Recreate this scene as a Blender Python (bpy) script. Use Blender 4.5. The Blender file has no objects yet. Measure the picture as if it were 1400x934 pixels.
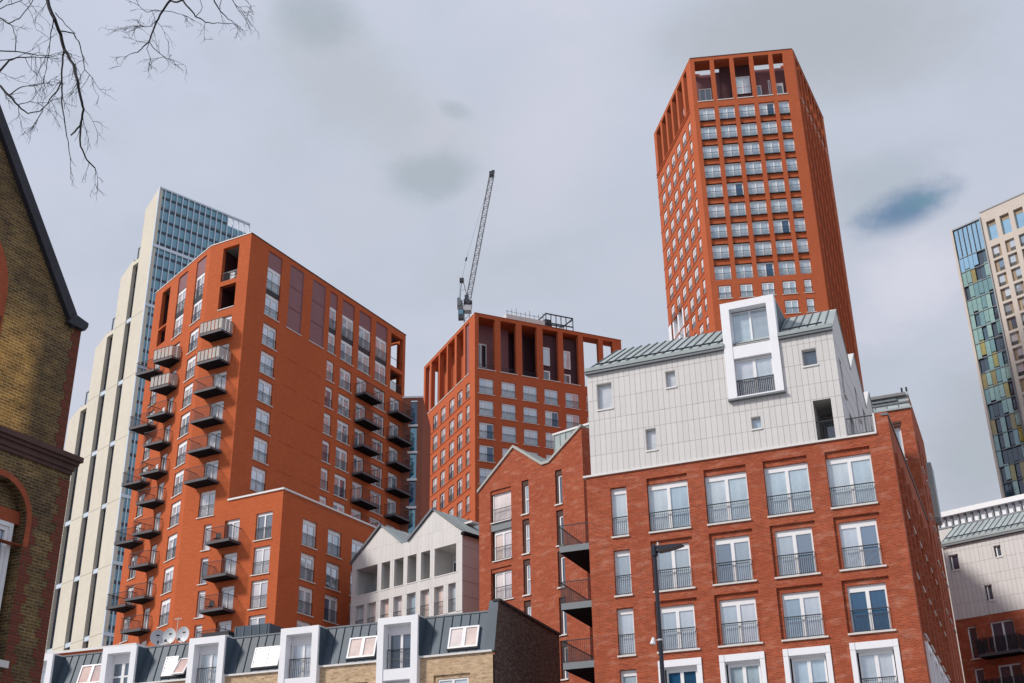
import bpy, math, random
from mathutils import Vector, Matrix
from mathutils.geometry import tessellate_polygon
random.seed(7)
S = bpy.context.scene
C = S.collection
R = math.radians

# ------------------------------------------------------------------ camera
PITCH, ROLL = R(25.32), R(-0.9366)
fw = Vector((0, math.cos(PITCH), math.sin(PITCH)))
up0 = Vector((0, -math.sin(PITCH), math.cos(PITCH)))
rt0 = Vector((1, 0, 0))
rt = rt0 * math.cos(ROLL) + up0 * math.sin(ROLL)
up = -rt0 * math.sin(ROLL) + up0 * math.cos(ROLL)
cd = bpy.data.cameras.new("camera")
cam = bpy.data.objects.new("camera", cd)
C.objects.link(cam)
cd.sensor_width = 36.0
cd.lens = 1678.05 / 1400 * 36.0
cd.clip_start, cd.clip_end = 0.1, 4000
m3 = Matrix((rt, up, -fw)).transposed()
cam.matrix_world = Matrix.Translation((0, 0, 1.65)) @ m3.to_4x4()
S.camera = cam

# ------------------------------------------------------------------ light
SUN_AZ, SUN_EL = 247.0, 38.0          # compass direction the light comes from
S.view_settings.view_transform = 'Standard'
S.view_settings.look = 'None'
S.view_settings.exposure = 0.35
S.view_settings.gamma = 1.0
sd = bpy.data.lights.new("sun", 'SUN')
sun = bpy.data.objects.new("sun", sd)
C.objects.link(sun)
sd.energy, sd.angle, sd.color = 2.5, R(9), (1.0, 0.93, 0.85)
tos = Vector((math.sin(R(SUN_AZ)) * math.cos(R(SUN_EL)), math.cos(R(SUN_AZ)) * math.cos(R(SUN_EL)), math.sin(R(SUN_EL))))
sun.rotation_euler = tos.to_track_quat('Z', 'Y').to_euler()
sun.location = (-60, -60, 200)

class NT:
    """small node helper"""
    def __init__(s, tree): s.t = tree; s.n = tree.nodes; s.l = tree.links
    def add(s, typ, **kw):
        n = s.n.new(typ)
        for k, v in kw.items():
            if k.startswith('i_'): s.put(n.inputs[int(k[2:]) if k[2:].isdigit() else k[2:].replace('_', ' ')], v)
            else: setattr(n, k, v)
        return n
    def put(s, sock, v):
        if isinstance(v, bpy.types.NodeSocket): s.l.new(v, sock)
        else: sock.default_value = v
    def math(s, op, a, b=0.0, c=None):
        n = s.n.new('ShaderNodeMath'); n.operation = op
        s.put(n.inputs[0], a); s.put(n.inputs[1], b)
        if c is not None: s.put(n.inputs[2], c)
        return n.outputs[0]
    def vmath(s, op, a, b=(0, 0, 0)):
        n = s.n.new('ShaderNodeVectorMath'); n.operation = op
        s.put(n.inputs[0], a)
        if op != 'NORMALIZE': s.put(n.inputs[1], b)
        return n.outputs['Value'] if op == 'DOT_PRODUCT' else n.outputs[0]
    def ramp(s, fac, stops, interp='LINEAR'):
        n = s.n.new('ShaderNodeValToRGB'); n.color_ramp.interpolation = interp
        e = n.color_ramp.elements
        while len(e) < len(stops): e.new(0.5)
        for q, (p, c) in zip(e, stops):
            q.position = p; q.color = (c, c, c, 1) if isinstance(c, (int, float)) else (*c, 1)
        s.put(n.inputs[0], fac); return n.outputs[0]
    def mix(s, fac, a, b, mode='MIX'):
        n = s.n.new('ShaderNodeMix'); n.data_type = 'RGBA'; n.blend_type = mode
        s.put(n.inputs[0], fac)
        for i, v in ((6, a), (7, b)): s.put(n.inputs[i], v if isinstance(v, bpy.types.NodeSocket) else (*v, 1))
        return n.outputs[2]
    def noise(s, vec, scale, detail=3, rough=0.5, out=0):
        n = s.add('ShaderNodeTexNoise'); n.inputs['Scale'].default_value = scale
        n.inputs['Detail'].default_value = detail; n.inputs['Roughness'].default_value = rough
        if vec is not None: s.l.new(vec, n.inputs['Vector'])
        return n.outputs[out]

# ------------------------------------------------------------------ sky
def dirpx(x, y):
    d = rt * ((x - 700) / 1678.05) - up * ((y - 467) / 1678.05) + fw
    return d.normalized()
W = bpy.data.worlds.new("World"); S.world = W; W.use_nodes = True
w = NT(W.node_tree); w.n.clear()
wo = w.add('ShaderNodeOutputWorld'); bg = w.add('ShaderNodeBackground')
sky = w.add('ShaderNodeTexSky'); sky.sky_type = 'NISHITA'; sky.sun_disc = False
sky.sun_elevation = R(SUN_EL); sky.sun_rotation = R(SUN_AZ)
tc = w.add('ShaderNodeTexCoord'); gen = tc.outputs['Generated']
sep = w.add('ShaderNodeSeparateXYZ'); w.l.new(gen, sep.inputs[0])
zz = w.math('ADD', w.math('MAXIMUM', sep.outputs[2], 0.0), 0.22)
cmb = w.add('ShaderNodeCombineXYZ')
w.l.new(w.math('DIVIDE', sep.outputs[0], zz), cmb.inputs[0]); w.l.new(w.math('DIVIDE', sep.outputs[1], zz), cmb.inputs[1])
flat = cmb.outputs[0]
n1 = w.noise(flat, 1.7, 7, 0.55)
n2 = w.noise(flat, 4.5, 8, 0.62)
n3 = w.noise(gen, 1.3, 4, 0.5)
mixn = w.math('ADD', w.math('MULTIPLY', n1, 0.65), w.math('MULTIPLY', n2, 0.35))
cloud = w.ramp(mixn, [(0.33, (3.95, 4.35, 5.05)), (0.47, (4.45, 4.85, 5.85)), (0.60, (4.95, 5.15, 6.05))])
grey = w.ramp(n3, [(0.48, 0.0), (0.75, 0.5)])
cloud = w.mix(grey, cloud, (3.7, 3.95, 4.35))
nh = w.noise(flat, 7.0, 8, 0.68)
nw = w.noise(flat, 2.6, 5, 0.6)
def patch(x, y, ang, la, lb, rough=0.55):
    """soft elongated patch of sky round a direction, broken up by noise"""
    c0 = dirpx(x, y); e = dirpx(x + 10 * math.cos(R(ang)), y - 10 * math.sin(R(ang))) - c0
    t1 = (e - c0 * e.dot(c0)).normalized(); t2 = c0.cross(t1)
    p1 = w.math('DIVIDE', w.vmath('DOT_PRODUCT', gen, tuple(t1)), la / 1678); p2 = w.math('DIVIDE', w.vmath('DOT_PRODUCT', gen, tuple(t2)), lb / 1678)
    q = w.math('SQRT', w.math('ADD', w.math('MULTIPLY', p1, p1), w.math('MULTIPLY', p2, p2)))
    q = w.math('ADD', q, w.math('MULTIPLY', w.math('SUBTRACT', w.math('ADD', w.math('MULTIPLY', nh, 0.6), w.math('MULTIPLY', nw, 0.5)), 0.55), rough * 4.0))
    fr = w.math('MULTIPLY', w.ramp(q, [(0.15, 1.0), (1.0, 0.0)], 'EASE'), w.math('GREATER_THAN', w.vmath('DOT_PRODUCT', gen, tuple(c0)), 0.5))
    return fr
def blend(col, m, amt, c): return w.mix(w.math('MINIMUM', w.math('MULTIPLY', m, amt), 1.0), col, c)
col = cloud
col = blend(col, patch(1150, 40, 5, 330, 130, 0.3), 0.75, (3.35, 3.65, 3.95))
col = blend(col, patch(1350, 600, 80, 190, 120, 0.3), 0.7, (3.2, 3.55, 3.95))
col = blend(col, patch(500, 120, -35, 210, 90, 0.4), 0.55, (3.75, 4.05, 4.35))
col = blend(col, patch(760, 190, 70, 230, 120, 0.35), 0.5, (5.1, 5.2, 6.0))
col = blend(col, patch(260, 210, 10, 170, 90, 0.4), 0.35, (4.9, 5.15, 6.05))
bluey = w.mix(0.25, sky.outputs[0], (1.75, 2.75, 3.45))
col = blend(col, patch(590, 238, 8, 85, 42), 0.60, (2.7, 3.3, 3.75))
col = blend(col, patch(432, 20, -30, 75, 55), 0.55, (2.7, 3.2, 3.6))
col = blend(col, patch(622, 150, -20, 34, 18), 0.45, (2.7, 3.3, 3.7))
col = blend(col, patch(740, 340, 20, 90, 30), 0.25, (3.6, 4.1, 4.7))
col = blend(col, patch(1215, 245, 25, 130, 65), 0.40, (2.9, 3.4, 3.9))
col = blend(col, patch(1245, 284, 24, 95, 38), 1.0, bluey)
col = blend(col, patch(1262, 275, 15, 42, 18), 0.7, (1.2, 2.3, 3.0))
col = blend(col, patch(1250, 385, 35, 150, 85, 0.5), 0.9, (5.35, 5.35, 6.15))
w.l.new(col, bg.inputs[0]); bg.inputs[1].default_value = 0.1
w.l.new(bg.outputs[0], wo.inputs[0])

# ------------------------------------------------------------------ materials
MATS = {}
def newmat(name):
    m = bpy.data.materials.new(name); m.use_nodes = True
    t = NT(m.node_tree); t.n.clear()
    o = t.add('ShaderNodeOutputMaterial'); p = t.add('ShaderNodeBsdfPrincipled')
    t.l.new(p.outputs[0], o.inputs[0]); MATS[name] = m
    return m, t, p, o
def objco(t): return t.add('ShaderNodeTexCoord').outputs['Object']
def plain(name, col, rough=0.6, metal=0.0, var=0.12, scale=3.0, bump=0.0, spec=0.4, objvar=0.0):
    m, t, p, o = newmat(name); v = objco(t)
    n = t.noise(v, scale, 5, 0.6)
    n2 = t.noise(v, scale * 0.13, 3, 0.5)
    f = t.ramp(t.math('ADD', t.math('MULTIPLY', n, 0.5), t.math('MULTIPLY', n2, 0.5)), [(0.3, 1 - var), (0.7, 1 + var)])
    c = t.mix(1.0, col, f, 'MULTIPLY')
    if objvar:
        oi = t.add('ShaderNodeObjectInfo')
        c = t.mix(1.0, c, t.ramp(oi.outputs['Random'], [(0, 1 - objvar), (1, 1 + objvar)]), 'MULTIPLY')
    t.l.new(c, p.inputs['Base Color'])
    p.inputs['Roughness'].default_value = rough; p.inputs['Metallic'].default_value = metal
    p.inputs['Specular IOR Level'].default_value = spec
    if bump:
        b = t.add('ShaderNodeBump'); b.inputs['Strength'].default_value = bump; b.inputs['Distance'].default_value = 0.02
        t.l.new(n, b.inputs['Height']); t.l.new(b.outputs[0], p.inputs['Normal'])
    return m
def wallvec(t):
    v = objco(t); s = t.add('ShaderNodeSeparateXYZ'); t.l.new(v, s.inputs[0])
    c = t.add('ShaderNodeCombineXYZ')
    t.l.new(t.math('ADD', s.outputs[0], s.outputs[1]), c.inputs[0]); t.l.new(s.outputs[2], c.inputs[1])
    return c.outputs[0], s
def brick(name, c1, c2, mortar, stain=None, stain_amt=0.3, bright=None, bright_amt=0.0, bw=0.225, rh=0.075, ms=0.011, contrast=0.22, bump=0.4, patch=(0.9, 2.6, 0.9, 0.52, 0.70)):
    m, t, p, o = newmat(name); v, s = wallvec(t)
    b = t.add('ShaderNodeTexBrick'); t.l.new(v, b.inputs['Vector'])
    b.inputs['Scale'].default_value = 1.0; b.inputs['Brick Width'].default_value = bw; b.inputs['Row Height'].default_value = rh
    b.inputs['Mortar Size'].default_value = ms; b.inputs['Mortar Smooth'].default_value = 0.2; b.inputs['Bias'].default_value = 0.0
    for k, cc in (('Color1', c1), ('Color2', c2), ('Mortar', mortar)): b.inputs[k].default_value = (*cc, 1)
    mp = t.add('ShaderNodeMapping'); t.l.new(v, mp.inputs[0]); mp.inputs['Scale'].default_value = (1.6, 5.0, 1)
    nf = t.noise(mp.outputs[0], 1.0, 6, 0.7)
    big = t.noise(v, 0.28, 5, 0.6)
    c = t.mix(1.0, b.outputs[0], t.ramp(nf, [(0.25, 1 - contrast), (0.75, 1 + contrast)]), 'MULTIPLY')
    if stain: c = t.mix(t.math('MULTIPLY', t.ramp(big, [(0.42, 0.0), (0.72, 1.0)]), stain_amt), c, stain)
    if bright:
        mp2 = t.add('ShaderNodeMapping'); t.l.new(v, mp2.inputs[0]); mp2.inputs['Scale'].default_value = (patch[0], patch[1], 1)
        nb = t.noise(mp2.outputs[0], patch[2], 7, 0.72)
        c = t.mix(t.math('MULTIPLY', t.ramp(nb, [(patch[3], 0.0), (patch[4], 1.0)]), bright_amt), c, bright)
    t.l.new(c, p.inputs['Base Color']); p.inputs['Roughness'].default_value = 0.9; p.inputs['Specular IOR Level'].default_value = 0.2
    if bump:
        bn = t.add('ShaderNodeBump'); bn.inputs['Strength'].default_value = bump; bn.inputs['Distance'].default_value = 0.01; bn.invert = True
        t.l.new(b.outputs[1], bn.inputs['Height']); t.l.new(bn.outputs[0], p.inputs['Normal'])
    return m, t, p, c
def glass(name, stops, gloss=0.35, tint=(0.9, 0.95, 1.0), rough=0.03):
    m, t, p, o = newmat(name)
    oi = t.add('ShaderNodeObjectInfo'); v = objco(t)
    c = t.ramp(oi.outputs['Random'], stops, 'CONSTANT')
    nz = t.noise(v, 1.3, 3, 0.6)
    c = t.mix(1.0, c, t.ramp(nz, [(0.3, 0.75), (0.7, 1.15)]), 'MULTIPLY')
    t.l.new(c, p.inputs['Base Color']); p.inputs['Roughness'].default_value = 0.5; p.inputs['Specular IOR Level'].default_value = 0.1
    g = t.add('ShaderNodeBsdfGlossy'); g.inputs['Color'].default_value = (*tint, 1); g.inputs['Roughness'].default_value = rough
    lw = t.add('ShaderNodeLayerWeight'); lw.inputs['Blend'].default_value = 0.5
    bn = t.add('ShaderNodeBump'); bn.inputs['Strength'].default_value = 0.25; bn.inputs['Distance'].default_value = 0.02
    t.l.new(t.noise(v, 0.9, 2, 0.5), bn.inputs['Height']); t.l.new(bn.outputs[0], g.inputs['Normal'])
    f = t.math('ADD', gloss, t.math('MULTIPLY', t.math('POWER', lw.outputs['Facing'], 3.0), 1 - gloss))
    mx = t.add('ShaderNodeMixShader'); t.l.new(f, mx.inputs[0]); t.l.new(p.outputs[0], mx.inputs[1]); t.l.new(g.outputs[0], mx.inputs[2])
    t.l.new(mx.outputs[0], o.inputs[0])
    return m

M_ORANGE = brick("orange brick", (0.55, 0.118, 0.036), (0.46, 0.092, 0.027), (0.45, 0.14, 0.065), (0.40, 0.082, 0.030), 0.35, contrast=0.14)[0]
M_TOWERB = brick("tower brick", (0.52, 0.112, 0.040), (0.43, 0.088, 0.030), (0.42, 0.14, 0.07), (0.38, 0.080, 0.032), 0.3, contrast=0.13)[0]
M_REDB = brick("red facing brick", (0.41, 0.082, 0.034), (0.27, 0.050, 0.021), (0.38, 0.15, 0.09), (0.28, 0.055, 0.026), 0.45, (0.56, 0.30, 0.22), 0.5, contrast=0.30)[0]
M_SALMON = brick("salmon brick", (0.34, 0.12, 0.075), (0.28, 0.095, 0.06), (0.3, 0.14, 0.1))[0]
M_BUFF = brick("buff stock brick", (0.62, 0.44, 0.28), (0.48, 0.31, 0.17), (0.60, 0.50, 0.38), (0.42, 0.28, 0.15), 0.3, (0.16, 0.085, 0.045), 0.9, contrast=0.35, patch=(1.6, 6.5, 1.5, 0.56, 0.63))[0]
M_DARKB = brick("dark brown brick", (0.20, 0.145, 0.115), (0.085, 0.062, 0.055), (0.20, 0.17, 0.15), (0.075, 0.055, 0.05), 0.35, (0.045, 0.03, 0.03), 0.85, contrast=0.45, patch=(2.2, 5.0, 1.4, 0.5, 0.6))[0]
# weathered yellow stock brick: soot over the upper wall and along the corner, a cleaner yellow field in the middle
mk, t, p, c = brick("sooty stock brick", (0.34, 0.22, 0.085), (0.17, 0.11, 0.055), (0.42, 0.36, 0.27), (0.12, 0.085, 0.06), 0.4, contrast=0.5, bump=0.9, ms=0.014)
v, s3 = wallvec(t)
fz = t.math('MULTIPLY', t.ramp(t.math('MULTIPLY', s3.outputs[2], 0.05), [(0.59, 0.0), (0.62, 1.0), (0.72, 1.0), (0.78, 0.0)]), t.ramp(t.math('ADD', t.math('MULTIPLY', s3.outputs[0], 0.2), 0.6), [(0.0, 1.0), (0.37, 1.0), (0.47, 0.0)]))
fz = t.math('MULTIPLY', fz, t.ramp(t.noise(v, 1.1, 6, 0.7), [(0.3, 0.35), (0.55, 1.0)]))
soot = t.mix(t.ramp(t.noise(v, 0.8, 7, 0.7), [(0.35, 0.0), (0.7, 0.7)]), (0.34, 0.31, 0.30), (0.95, 0.85, 0.6))
c2 = t.mix(1.0, c, t.mix(fz, soot, (1.75, 1.35, 0.75)), 'MULTIPLY')
t.l.new(c2, p.inputs['Base Color']); M_STOCK = mk
M_QUOIN = brick("red rubbed brick", (0.20, 0.045, 0.025), (0.13, 0.032, 0.02), (0.13, 0.08, 0.06), contrast=0.3)[0]
M_ARCH = plain("red gauged arch brick", (0.33, 0.075, 0.03), 0.85, var=0.3, scale=9)
M_MOULD = plain("dark terracotta moulding", (0.085, 0.042, 0.036), 0.8, var=0.35, scale=5)
M_SLATE = plain("dark slate coping", (0.030, 0.030, 0.042), 0.7, var=0.3, scale=6)
M_WHITE = plain("white window frame", (0.80, 0.80, 0.82), 0.45, var=0.05)
M_SILL = plain("pale stone sill", (0.66, 0.63, 0.60), 0.7, var=0.12)
M_COPING = plain("white coping", (0.72, 0.70, 0.69), 0.6, var=0.08)
M_CLAD = plain("white terracotta cladding", (0.63, 0.615, 0.605), 0.55, var=0.06, objvar=0.035)
M_CLADG = plain("joint backing", (0.40, 0.39, 0.385), 0.8)
M_SURR = plain("white precast surround", (0.82, 0.83, 0.87), 0.5, var=0.04)
M_GREYW = plain("pale grey render", (0.60, 0.585, 0.575), 0.7, var=0.08)
M_ZINC = plain("zinc roof", (0.34, 0.385, 0.39), 0.6, metal=0.0, spec=0.25, var=0.14, objvar=0.10)
M_ZINCD = plain("blue grey zinc", (0.068, 0.098, 0.130), 0.5, metal=0.0, spec=0.3, var=0.2, objvar=0.12)
M_SEAM = plain("zinc seam", (0.13, 0.155, 0.17), 0.6)
M_SEAMD = plain("dark zinc seam", (0.035, 0.05, 0.068), 0.6)
M_GUTTER = plain("grey gutter", (0.17, 0.185, 0.205), 0.5, metal=0.3)
M_STEEL = plain("black steel", (0.020, 0.021, 0.027), 0.5, var=0.2)
M_RAIL = plain("dark railing", (0.030, 0.032, 0.040), 0.5)
M_RAILG = plain("grey steel fascia", (0.19, 0.21, 0.225), 0.5, var=0.1)
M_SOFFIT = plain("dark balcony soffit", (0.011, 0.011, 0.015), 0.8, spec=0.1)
M_FASCIA = plain("balcony fascia", (0.085, 0.083, 0.095), 0.6)
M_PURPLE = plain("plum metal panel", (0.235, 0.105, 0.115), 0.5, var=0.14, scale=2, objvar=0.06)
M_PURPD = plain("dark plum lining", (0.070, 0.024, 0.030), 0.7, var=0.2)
M_CREAM = plain("cream precast fin", (0.62, 0.575, 0.485), 0.75, var=0.09, scale=0.6)
M_STRIP = plain("dark strip glazing", (0.010, 0.017, 0.032), 0.35, var=0.4, scale=0.4, spec=0.2, objvar=0.5)
M_MULL = plain("pale mullion", (0.60, 0.68, 0.76), 0.4, metal=0.2)
M_STONE = plain("beige stone frame", (0.56, 0.50, 0.445), 0.8, var=0.08)
M_BROWNP = plain("bronze infill panel", (0.27, 0.20, 0.13), 0.6, objvar=0.3)
M_CRANE = plain("grey crane steel", (0.20, 0.205, 0.22), 0.6, var=0.3)
M_CRANED = plain("dark crane machinery", (0.045, 0.05, 0.065), 0.6, var=0.4)
M_CRANEL = plain("pale crane steel", (0.45, 0.46, 0.48), 0.6)
M_LAMP = plain("black lamp post paint", (0.018, 0.020, 0.032), 0.35)
M_DISH = plain("grey dish", (0.60, 0.62, 0.65), 0.45, var=0.06)
M_BARK = plain("dark bark", (0.028, 0.026, 0.030), 0.9, var=0.4, scale=20)
M_ASPH = plain("asphalt", (0.055, 0.055, 0.057), 0.9, var=0.25, scale=4, bump=0.3)
M_PAVE = plain("paving", (0.28, 0.27, 0.255), 0.85, var=0.15, scale=2)
M_KERB = plain("kerb stone", (0.36, 0.35, 0.33), 0.85)
M_LINE = plain("road paint", (0.75, 0.75, 0.72), 0.7)
M_ROOF = plain("roof membrane", (0.22, 0.22, 0.225), 0.9)
M_WOOD = plain("pale fabric screen", (0.58, 0.545, 0.51), 0.8, var=0.15, scale=7)
M_BLACK = plain("dark furniture", (0.03, 0.03, 0.035), 0.6)
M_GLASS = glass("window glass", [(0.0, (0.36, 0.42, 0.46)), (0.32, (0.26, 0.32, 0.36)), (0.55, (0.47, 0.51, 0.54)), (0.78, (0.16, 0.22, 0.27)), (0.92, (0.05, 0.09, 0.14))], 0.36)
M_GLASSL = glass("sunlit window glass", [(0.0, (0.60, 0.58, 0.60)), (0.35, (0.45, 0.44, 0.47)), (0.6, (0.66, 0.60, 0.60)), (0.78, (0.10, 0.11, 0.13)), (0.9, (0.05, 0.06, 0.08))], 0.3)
M_GLASSD = glass("clear dark glass", [(0.0, (0.03, 0.06, 0.10)), (0.5, (0.05, 0.09, 0.13)), (0.8, (0.02, 0.03, 0.05))], 0.16)
M_GLASSP = glass("pale blind glass", [(0.0, (0.42, 0.53, 0.60)), (0.5, (0.50, 0.58, 0.63)), (0.8, (0.36, 0.48, 0.57))], 0.25)
M_GLASSM = glass("mixed window glass", [(0.0, (0.46, 0.52, 0.58)), (0.35, (0.34, 0.42, 0.48)), (0.58, (0.16, 0.26, 0.34)), (0.75, (0.54, 0.57, 0.62)), (0.93, (0.04, 0.11, 0.20))], 0.34)
M_GLASSW = glass('white blind glass', [(0.0, (0.62, 0.63, 0.66)), (0.5, (0.56, 0.58, 0.62))], 0.2)
M_BLUEG = glass("deep blue glass", [(0.0, (0.008, 0.075, 0.17)), (0.6, (0.010, 0.06, 0.13)), (0.85, (0.02, 0.11, 0.20))], 0.10)
M_PEACH = glass("peach reflection glass", [(0.0, (0.66, 0.42, 0.33)), (0.4, (0.68, 0.48, 0.42)), (0.75, (0.50, 0.30, 0.25))], 0.22)  # peach base colour stands in for orange brick reflected in the panes
M_PINK = glass("rosy reflection glass", [(0.0, (0.74, 0.56, 0.48)), (0.4, (0.78, 0.66, 0.62)), (0.75, (0.70, 0.62, 0.64))], 0.22)  # warm reflections painted into the pane colour as pink tones
M_SKYG = glass("sky blue facade glass", [(0.0, (0.10, 0.33, 0.52)), (0.5, (0.13, 0.38, 0.56))], 0.55, tint=(0.72, 0.88, 1.0))
M_TEALG = glass("teal curtain wall glass", [(0.0, (0.03, 0.12, 0.18)), (0.5, (0.035, 0.15, 0.22))], 0.28, tint=(0.55, 0.85, 0.95))
M_FGREEN = glass("green glass panel", [(0, (0.17, 0.33, 0.30)), (0.4, (0.22, 0.38, 0.34)), (0.75, (0.10, 0.24, 0.25))], 0.15)
M_FYELL = glass("mustard glass panel", [(0, (0.30, 0.25, 0.035)), (0.5, (0.25, 0.19, 0.03))], 0.10)
M_FDARK = glass("navy glass panel", [(0, (0.012, 0.03, 0.055)), (0.5, (0.02, 0.055, 0.09)), (0.8, (0.03, 0.08, 0.12))], 0.10)

# ------------------------------------------------------------------ helpers
class MB:
    """collects primitives into one mesh"""
    def __init__(s): s.v = []; s.f = []; s.m = []
    def quad(s, a, b, c, d, m=0):
        i = len(s.v); s.v += [tuple(a), tuple(b), tuple(c), tuple(d)]; s.f.append((i, i + 1, i + 2, i + 3)); s.m.append(m)
    def box(s, x0, x1, y0, y1, z0, z1, m=0):
        i = len(s.v)
        s.v += [(x0, y0, z0), (x1, y0, z0), (x1, y1, z0), (x0, y1, z0), (x0, y0, z1), (x1, y0, z1), (x1, y1, z1), (x0, y1, z1)]
        for q in ((0, 1, 5, 4), (1, 2, 6, 5), (2, 3, 7, 6), (3, 0, 4, 7), (4, 5, 6, 7), (3, 2, 1, 0)):
            s.f.append(tuple(i + k for k in q)); s.m.append(m)
    def prism(s, poly, y0, y1, m=0, holes=(), back=True):
        """polygon of (x,z) extruded along y, with optional holes"""
        loops = [list(poly)] + [list(h) for h in holes]
        flat = [q for L in loops for q in L]
        tris = tessellate_polygon([[Vector((a, b, 0)) for a, b in L] for L in loops])
        i = len(s.v); n = len(flat)
        s.v += [(a, y0, b) for a, b in flat] + [(a, y1, b) for a, b in flat]
        for tri in tris:
            s.f.append(tuple(i + k for k in tri)); s.m.append(m)
            if back: s.f.append(tuple(i + n + k for k in reversed(tri))); s.m.append(m)
        o = 0
        for L in loops:
            k = len(L)
            for q in range(k):
                a, b = o + q, o + (q + 1) % k
                s.f.append((i + a, i + b, i + n + b, i + n + a)); s.m.append(m)
            o += k
    def slab(s, poly, z0, z1, m=0):
        """plan polygon of (x,y) extruded along z"""
        tris = tessellate_polygon([[Vector((a, b, 0)) for a, b in poly]])
        i = len(s.v); n = len(poly)
        s.v += [(a, b, z0) for a, b in poly] + [(a, b, z1) for a, b in poly]
        for tri in tris:
            s.f.append(tuple(i + k for k in tri)); s.m.append(m); s.f.append(tuple(i + n + k for k in tri)); s.m.append(m)
        for q in range(n):
            r_ = (q + 1) % n; s.f.append((i + q, i + r_, i + n + r_, i + n + q)); s.m.append(m)
    def tube(s, p, q, r0, r1=None, n=6, m=0, cap=True):
        p, q = Vector(p), Vector(q); r1 = r0 if r1 is None else r1
        d = (q - p)
        if d.length < 1e-6: return
        d.normalize(); a = d.orthogonal().normalized(); b = d.cross(a); i = len(s.v)
        for c, r in ((p, r0), (q, r1)):
            for k in range(n):
                t = 2 * math.pi * k / n; s.v.append(tuple(c + (a * math.cos(t) + b * math.sin(t)) * r))
        for k in range(n):
            j = (k + 1) % n; s.f.append((i + k, i + j, i + n + j, i + n + k)); s.m.append(m)
        if cap:
            s.f.append(tuple(i + k for k in range(n))[::-1]); s.m.append(m); s.f.append(tuple(i + n + k for k in range(n))); s.m.append(m)
    def path(s, pts, r0, r1, n=5):
        """tapered tube along a polyline, joined ring to ring"""
        pts = [Vector(q) for q in pts]; i0 = len(s.v); a = None
        for k, c in enumerate(pts):
            d = (pts[min(k + 1, len(pts) - 1)] - pts[max(k - 1, 0)]).normalized()
            a = d.orthogonal().normalized() if a is None else (a - d * a.dot(d)).normalized()
            b = d.cross(a); r = r0 + (r1 - r0) * k / max(1, len(pts) - 1)
            for j in range(n):
                t = 2 * math.pi * j / n; s.v.append(tuple(c + (a * math.cos(t) + b * math.sin(t)) * r))
        for k in range(len(pts) - 1):
            for j in range(n):
                q = (j + 1) % n; s.f.append((i0 + k * n + j, i0 + k * n + q, i0 + (k + 1) * n + q, i0 + (k + 1) * n + j)); s.m.append(0)
        s.f.append(tuple(i0 + (len(pts) - 1) * n + j for j in range(n))); s.m.append(0)
    def mesh(s, name, mats):
        me = bpy.data.meshes.new(name); me.from_pydata(s.v, [], s.f)
        for q in (mats if isinstance(mats, (list, tuple)) else [mats]): me.materials.append(q)
        if any(s.m): me.polygons.foreach_set('material_index', s.m)
        return me

def link(name, me, parent=None, loc=(0, 0, 0), rz=0.0, kind=None, label=None):
    o = bpy.data.objects.new(name, me); C.objects.link(o)
    o.parent = parent; o.location = loc; o.rotation_euler = (0, 0, rz)
    if kind: o['kind'] = kind
    if label: o['label'] = label
    return o
def thing(name, label, cat, loc=(0, 0, 0), group=None, rz=0.0):
    o = bpy.data.objects.new(name, None); C.objects.link(o); o.empty_display_size = 0.5
    o.location = loc; o.rotation_euler = (0, 0, rz); o['label'] = label; o['category'] = cat
    if group: o['group'] = group
    return o
def tag(o, label, cat, group=None):
    o['label'] = label; o['category'] = cat
    if group: o['group'] = group
    return o
def adir(az): return Vector((math.sin(R(az)), math.cos(R(az)), 0))

class Fac:
    """a facade frame: x runs along compass bearing az, y runs into the building, z is height"""
    def __init__(s, root, xy, az):
        s.root = root; s.az = az; s.a = R(90 - az); s.o = Vector((xy[0], xy[1], 0)); s.rel = s.o - Vector((root.location.x, root.location.y, 0))
    def loc(s, u, y, z):
        d = adir(s.az); n = Vector((-d.y, d.x, 0)); return s.rel + d * u + n * y + Vector((0, 0, z))
    def world(s, u, y=0.0, z=0.0): return s.loc(u, y, z) + Vector((s.root.location.x, s.root.location.y, 0))
    def add(s, name, mb, mats, u=0, y=0, z=0, kind=None, label=None, parent=None):
        me = mb.mesh(name, mats) if isinstance(mb, MB) else mb
        return link(name, me, s.root, s.loc(u, y, z), s.a, kind, label)

def wall(f, u0, u1, z0, z1, holes, mats, name='wall', thick=0.0, extra=None):
    """flat wall with rectangular openings and real reveals; a hole is (u0,u1,z0,z1,depth)"""
    mb = MB()
    us = sorted({u0, u1} | {h[0] for h in holes if u0 < h[0] < u1} | {h[1] for h in holes if u0 < h[1] < u1})
    zs = sorted({z0, z1} | {h[2] for h in holes if z0 < h[2] < z1} | {h[3] for h in holes if z0 < h[3] < z1})
    for a, b in zip(us, us[1:]):
        run = None
        for c, d in zip(zs, zs[1:]):
            mu, mz = (a + b) / 2, (c + d) / 2
            if any(h[0] < mu < h[1] and h[2] < mz < h[3] for h in holes):
                if run: mb.quad((a, 0, run[0]), (b, 0, run[0]), (b, 0, run[1]), (a, 0, run[1])); run = None
            else: run = [run[0], d] if run else [c, d]
        if run: mb.quad((a, 0, run[0]), (b, 0, run[0]), (b, 0, run[1]), (a, 0, run[1]))
    for h in holes:
        a, b, c, d, y = h[:5]
        mb.quad((a, 0, c), (a, 0, d), (a, y, d), (a, y, c)); mb.quad((b, 0, c), (b, y, c), (b, y, d), (b, 0, d))
        mb.quad((a, 0, d), (b, 0, d), (b, y, d), (a, y, d)); mb.quad((a, 0, c), (a, y, c), (b, y, c), (b, 0, c))
    if extra: extra(mb)
    return f.add(name, mb, mats)

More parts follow.
